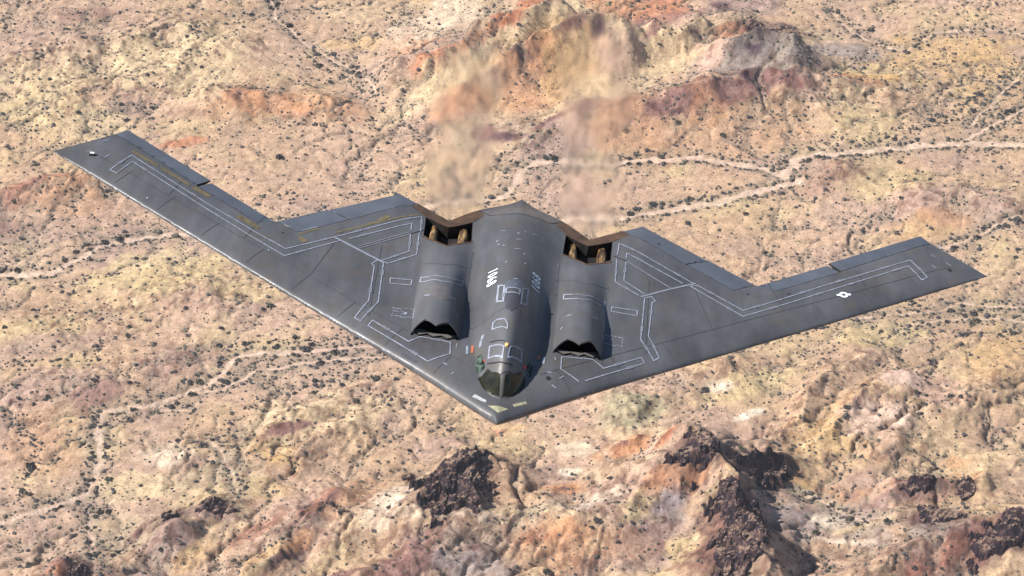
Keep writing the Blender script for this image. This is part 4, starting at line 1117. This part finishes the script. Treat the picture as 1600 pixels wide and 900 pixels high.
for sg in (-1, 1):
    P_ = lambda s_, d_: (sg*(s_*LE_D[0]-d_*LE_D[1]), s_*LE_D[1]+d_*LE_D[0])
    strip('panel_seam', [P_(3.4, 1.75), P_(16, 1.7), P_(29.6, 1.35)], .03, False, seamm, ac, topn, .016)
    for s_ in (4.4, 7.6, 10.8, 14., 17.2, 20.4, 23.6, 26.8): strip('panel_seam', [P_(s_, .25), P_(s_, 1.7)], .028, False, seamm, ac, topn, .016)
    for s_, d0, d1 in ((14., 1.75, 6.2), (18.6, 1.7, 4.6), (24.0, 1.6, 3.1)): strip('panel_seam', [P_(s_, d0), P_(s_+.3*(d1-d0), d1)], .028, False, seamm, ac, topn, .016)
    strip('panel_seam', [(sg*7.3, 6.3), (sg*7.3, 12.6)], .028, False, seamm, ac, topn, .016)
    strip('panel_seam', [(sg*2.42, 6.2), (sg*2.36, 12.8)], .028, False, seamm, ac, topn, .016)
    strip('panel_seam', [(sg*2.3, 11.4), (sg*3.84, 10.7), (sg*5.2, 11.4)], .028, False, seamm, ac, topn, .016)
strip('panel_seam', [(-2.0, 6.2), (0, 6.35), (2.0, 6.2)], .028, False, seamm, ac, topn, .016)
strip('panel_seam', [(-2.35, 17.9), (-1.7, 16.9), (-.9, 16.75), (0, 16.72), (.9, 16.75), (1.7, 16.9), (2.35, 17.9)], .05, False, gapm, ac, topn, .02)
for c_, pp in PANES:
    if c_ == 'pane': drape('windshield_pane', pp, glassm, ac, topn, .035, .05)
    elif c_ == 'side': drape('side_window', pp, sideglm, ac, topn, .035, .05)
    elif c_ in ('patch', 'patch2'): drape('sensor_patch', pp, patchw if c_ == 'patch' else patchm, ac, topn, .012, .1)
    elif c_ == 'dk': drape('dark_panel', pp, dkm, ac, topn, .012, .12)
    elif c_ == 'rec': drape('refuelling_door', pp, dkm, ac, topn, .010, .1)
    elif c_ == 'rep': drape('repair_patch', pp, repm, ac, topn, .010, .1)
    elif c_ == 'hex': drape('refuelling_panel', pp, elevm, ac, topn, .004, .1)
def disc(nm, x0, y0, r, mat, hgt=.03, n=12):
    drape(nm, [(x0+r*math.cos(6.2832*i/n), y0+r*math.sin(6.2832*i/n)) for i in range(n)], mat, ac, topn, hgt, r*.6, hgt+.02)
for x0, y0 in ((-1.1, 3.41), (1.09, 3.41)): disc('warning_mark', x0, y0, .10, redm)
disc('beacon_light', -.02, 3.48, .09, simple('amber_lens', (.9, .5, .18), .3, var=.1), .08)
for x0, y0 in ((.4, 11.99), (-1.13, 13.46), (.5, 11.01), (-.53, 10.95), (-.04, 14.14), (-2.71, 6.59), (2.75, 6.6), (-20.33, 13.9), (-13.2, 10.8)): disc('white_rivet_mark', x0, y0, .055, whitem)
for x0, y0 in ((-12.71, 12.70), (12.73, 12.75), (14.97, 13.2), (-2.21, 8.31), (2.22, 8.34), (7.77, 16.44), (9.84, 15.2)): disc('drain_hole', x0, y0, .07, gapm, .012)
disc('drain_hole', 2.35, 3.18, .14, gapm, .012)
def blister(x0, y0, s_):
    b0 = float(topn(x0, y0)); V = [(x0-s_, y0-s_*.6, b0-.02), (x0+s_, y0-s_*.6, b0-.02), (x0+s_, y0+s_*.6, b0-.02), (x0-s_, y0+s_*.6, b0-.02),
        (x0-s_*.7, y0-s_*.4, b0+.16), (x0+s_*.7, y0-s_*.4, b0+.16), (x0+s_*.7, y0+s_*.5, b0+.16), (x0-s_*.7, y0+s_*.5, b0+.16)]
    mesh_np('tip_antenna', V, [(4, 5, 6, 7), (0, 1, 5, 4), (1, 2, 6, 5), (2, 3, 7, 6), (3, 0, 4, 7)], (numm, gapm), False, [0, 1, 1, 1, 1], ac)  # black side faces paint in the shade under the white top
blister(-23.98, 17.07, .17); disc('drain_hole', 24.06, 17.05, .13, gapm, .012)
# sealant bands and one painted bright bar
for (xa, ya), (xb, yb), w_ in (((-21.92, 18.06), (-20.28, 17.02), .26), ((-20.1, 16.95), (-18.3, 15.72), .22), ((-18.1, 15.60), (-17.09, 14.97), .34), ((-15.29, 13.61), (-14.0, 12.74), .34),
        ((-9.86, 13.25), (-5.59, 16.08), .13), ((-8.32, 14.34), (-7.89, 14.62), .25), ((-7.75, 14.75), (-7.2, 15.45), .3), ((-11.9, 12.65), (-10.9, 13.45), .14), ((-11.76, 12.39), (-11.37, 12.05), .3)):
    strip('sealant_bright_band', [(xa, ya), ((xa+xb)/2, (ya+yb)/2), (xb, yb)], w_, False, stainm, ac, topn, .014)
strip('sealant_bright_band', [(-11.75, 13.06), (-10.9, 13.66)], .05, False, whitem, ac, topn, .03)  # white bar painted for bright ground glimpsed through the hinge gap
# text on the hull
def text_mesh(nm, s, size_, org, ux, uy, mat):
    """ux, uy: plan directions of reading and of letter height"""
    cu = bpy.data.curves.new('t', 'FONT'); cu.body = s; cu.size = size_; cu.align_x = 'CENTER'; cu.align_y = 'CENTER'; cu.offset = .010; cu.space_character = 1.2
    ob = bpy.data.objects.new('t', cu); link(ob); bpy.context.view_layer.update()
    me = bpy.data.meshes.new_from_object(ob.evaluated_get(bpy.context.evaluated_depsgraph_get()))
    bpy.data.objects.remove(ob); me.name = nm
    co_ = np.zeros(len(me.vertices)*3); me.vertices.foreach_get('co', co_); co_ = co_.reshape(-1, 3)
    X = org[0]+co_[:, 0]*ux[0]+co_[:, 1]*uy[0]; Y = org[1]+co_[:, 0]*ux[1]+co_[:, 1]*uy[1]
    me.vertices.foreach_set('co', np.c_[X, Y, topn(X, Y)+.05].ravel()); me.materials.clear(); me.materials.append(mat); me.update()
    o_ = bpy.data.objects.new(nm, me); link(o_); o_.parent = ac; return o_
text_mesh('serial_number', '1068', .66, (-1.19, 9.90), (0, -1.), (1., 0), numm)
text_mesh('serial_number', '1068', .66, (1.20, 9.95), (0, 1.), (-1., 0), numm)
# roundel: ring with two bars and a dark star in it
def roundel(x0, y0, r, ang, mat):
    ca, sa = math.cos(ang), math.sin(ang); V = []; F = []; n = 30
    def pt(a, b): return (x0+a*ca-b*sa, y0+a*sa+b*ca)
    for i in range(n):
        a = 6.2832*i/n+math.pi/2; k = i % 6
        ri = r*(.62 if k == 0 else .62-(.62-.27)*min(k, 6-k)/3)
        V += [pt(r*math.cos(a), r*math.sin(a)), pt(ri*math.cos(a), ri*math.sin(a))]
    for i in range(n): j = (i+1) % n; F += [(2*i, 2*j, 2*j+1, 2*i+1)]
    for s_ in (-1, 1):
        k = len(V); V += [pt(s_*r*.95, -r*.3), pt(s_*r*1.6, -r*.3), pt(s_*r*1.6, r*.3), pt(s_*r*.95, r*.3)]; F.append((k, k+1, k+2, k+3))
    V = np.array(V); mesh_np('insignia', np.c_[V, topn(V[:, 0], V[:, 1])+.02], F, (mat,), True, None, ac)
roundel(17.98, 13.56, .25, .25, numm)
# stippled emblem fields either side of the intakes
for sg in (-1, 1):
    rg = np.random.default_rng(5); V = []; F = []
    segs = [((-.95, -.35), (-.35, -.38)), ((-.95, -.35), (-.85, 0)), ((-.85, 0), (-.98, .36)), ((-.98, .36), (-.4, .36)), ((-.4, .36), (-.15, .1)), ((-.35, -.38), (-.12, -.12)), ((-.2, -.4), (.25, -.42)), ((-.15, .42), (.22, .44)), ((.4, .42), (.85, .46)), ((.85, .46), (.82, -.40)), ((.82, -.40), (.45, -.36)), ((-.8, .1), (-.5, .05))]
    for a, b in segs:
        a = np.array(a); b = np.array(b); n = int(np.linalg.norm(b-a)/.13)+1
        for i in range(n):
            c = a+(b-a)*i/max(n-1, 1)+rg.normal(0, .02, 2); w2, h2 = rg.uniform(.025, .05), rg.uniform(.02, .035); k = len(V)
            for dx, dy in ((-w2, -h2), (w2, -h2), (w2, h2), (-w2, h2)): V.append((sg*5.52+c[0]*.62+dx, 6.87+c[1]*.9+dy))
            F.append((k, k+1, k+2, k+3))
    V = np.array(V); mesh_np('stippled_emblem', np.c_[V, topn(V[:, 0], V[:, 1])+.02], F, (whitem,), True, None, ac)
disc('white_rivet_mark', -5.43, 6.85, .10, whitem)

# ------------------------------------------------------------------ hot exhaust air that blurs what lies behind it
t = NT('hot_air'); t.t.nodes.remove(t.b); co = t.coord()
f1 = t.noise(co, .45, 3, .55); f2 = t.noise(co, .30, 3, .6); fa = t.n('ShaderNodeAttribute', attribute_name='warm_air')
rf = t.n('ShaderNodeBsdfRefraction', ins={'Roughness': .62, 'IOR': 1.0012}); tr_ = t.n('ShaderNodeBsdfTransparent')
bp = t.n('ShaderNodeBump', ins={'Strength': .25, 'Distance': .5}); t.l(f1, bp.inputs['Height']); t.l(bp.outputs[0], rf.inputs['Normal'])
mr = t.n('ShaderNodeMapRange', ins={1: .34, 2: .52}); t.l(f2, mr.inputs[0])
mu = t.n('ShaderNodeMath', operation='MULTIPLY', use_clamp=True); t.l(fa.outputs['Color'], mu.inputs[0]); t.l(mr.outputs[0], mu.inputs[1])
mm = t.n('ShaderNodeMixShader'); t.l(mu.outputs[0], mm.inputs[0]); t.l(tr_.outputs[0], mm.inputs[1]); t.l(rf.outputs[0], mm.inputs[2])
t.l(mm.outputs[0], t.t.nodes['Material Output'].inputs['Surface'])
for sg, ln, lab in ((-1, 20.0, "blurred shimmer of hot air trailing behind the exhaust on the picture's left"), (1, 25.0, "blurred shimmer of hot air trailing behind the exhaust on the picture's right")):
    V = []; F = []; HT = []; nu, nv = 48, 48
    for i in range(nu+1):
        tt_ = i/nu; yy = 16.6+ln*tt_; rx = 1.9+1.3*tt_; rz = .22+.45*tt_
        ends = min(1, tt_/.05)*min(1, (1-tt_)/.45); ends = ends*ends*(3-2*ends)
        for j in range(nv):
            an = 6.28318*j/nv; sn = abs(math.sin(an))
            V.append((sg*(3.9-.25*tt_)+rx*math.cos(an), yy+max(0, abs(math.cos(an))-.1)*(1.2*(1-tt_)), .12+.5*tt_+rz*math.sin(an)))
            HT.append(1.25*ends*max(0, (sn-.30)/.70)**1.5)
    for i in range(nu):
        for j in range(nv): F.append((i*nv+j, i*nv+(j+1) % nv, (i+1)*nv+(j+1) % nv)); F.append((i*nv+j, (i+1)*nv+(j+1) % nv, (i+1)*nv+j))
    k = len(V); V += [(sg*3.9, 16.6, .12), (sg*3.65, 16.6+ln, .62)]; HT += [0, 0]
    for j in range(nv): F += [(k, (j+1) % nv, j), (k+1, nu*nv+j, nu*nv+(j+1) % nv)]
    o = mesh_np('hot_exhaust_air', V, F, (t.m,), True, None, None, {'warm_air': ('FLOAT_COLOR', [(v_, v_, v_, 1) for v_ in HT])}); o.matrix_world = AC
    tag(o, lab, 'exhaust haze', kind='stuff')
# ------------------------------------------------------------------ thin desert haze
V = [(sx_*27500., y_, z_) for z_ in (float(gh.min())-1.5, CAM_Z+3) for y_ in (-21500., 62000.) for sx_ in (-1, 1)]
F = [(0, 2, 3, 1), (4, 5, 7, 6), (0, 1, 5, 4), (2, 6, 7, 3), (0, 4, 6, 2), (1, 3, 7, 5)]
hm = bpy.data.materials.new('haze_air'); hm.use_nodes = True; ht = hm.node_tree; ht.nodes.remove(ht.nodes['Principled BSDF'])
pv = ht.nodes.new('ShaderNodeVolumePrincipled'); pv.inputs['Density'].default_value = 3.2e-5; pv.inputs['Color'].default_value = (.86, .90, 1., 1); pv.inputs['Anisotropy'].default_value = .2
ht.links.new(pv.outputs[0], ht.nodes['Material Output'].inputs['Volume'])
o = mesh_np('haze', V, F, (hm,), False); tag(o, 'thin pale haze over the desert', 'haze', kind='stuff')
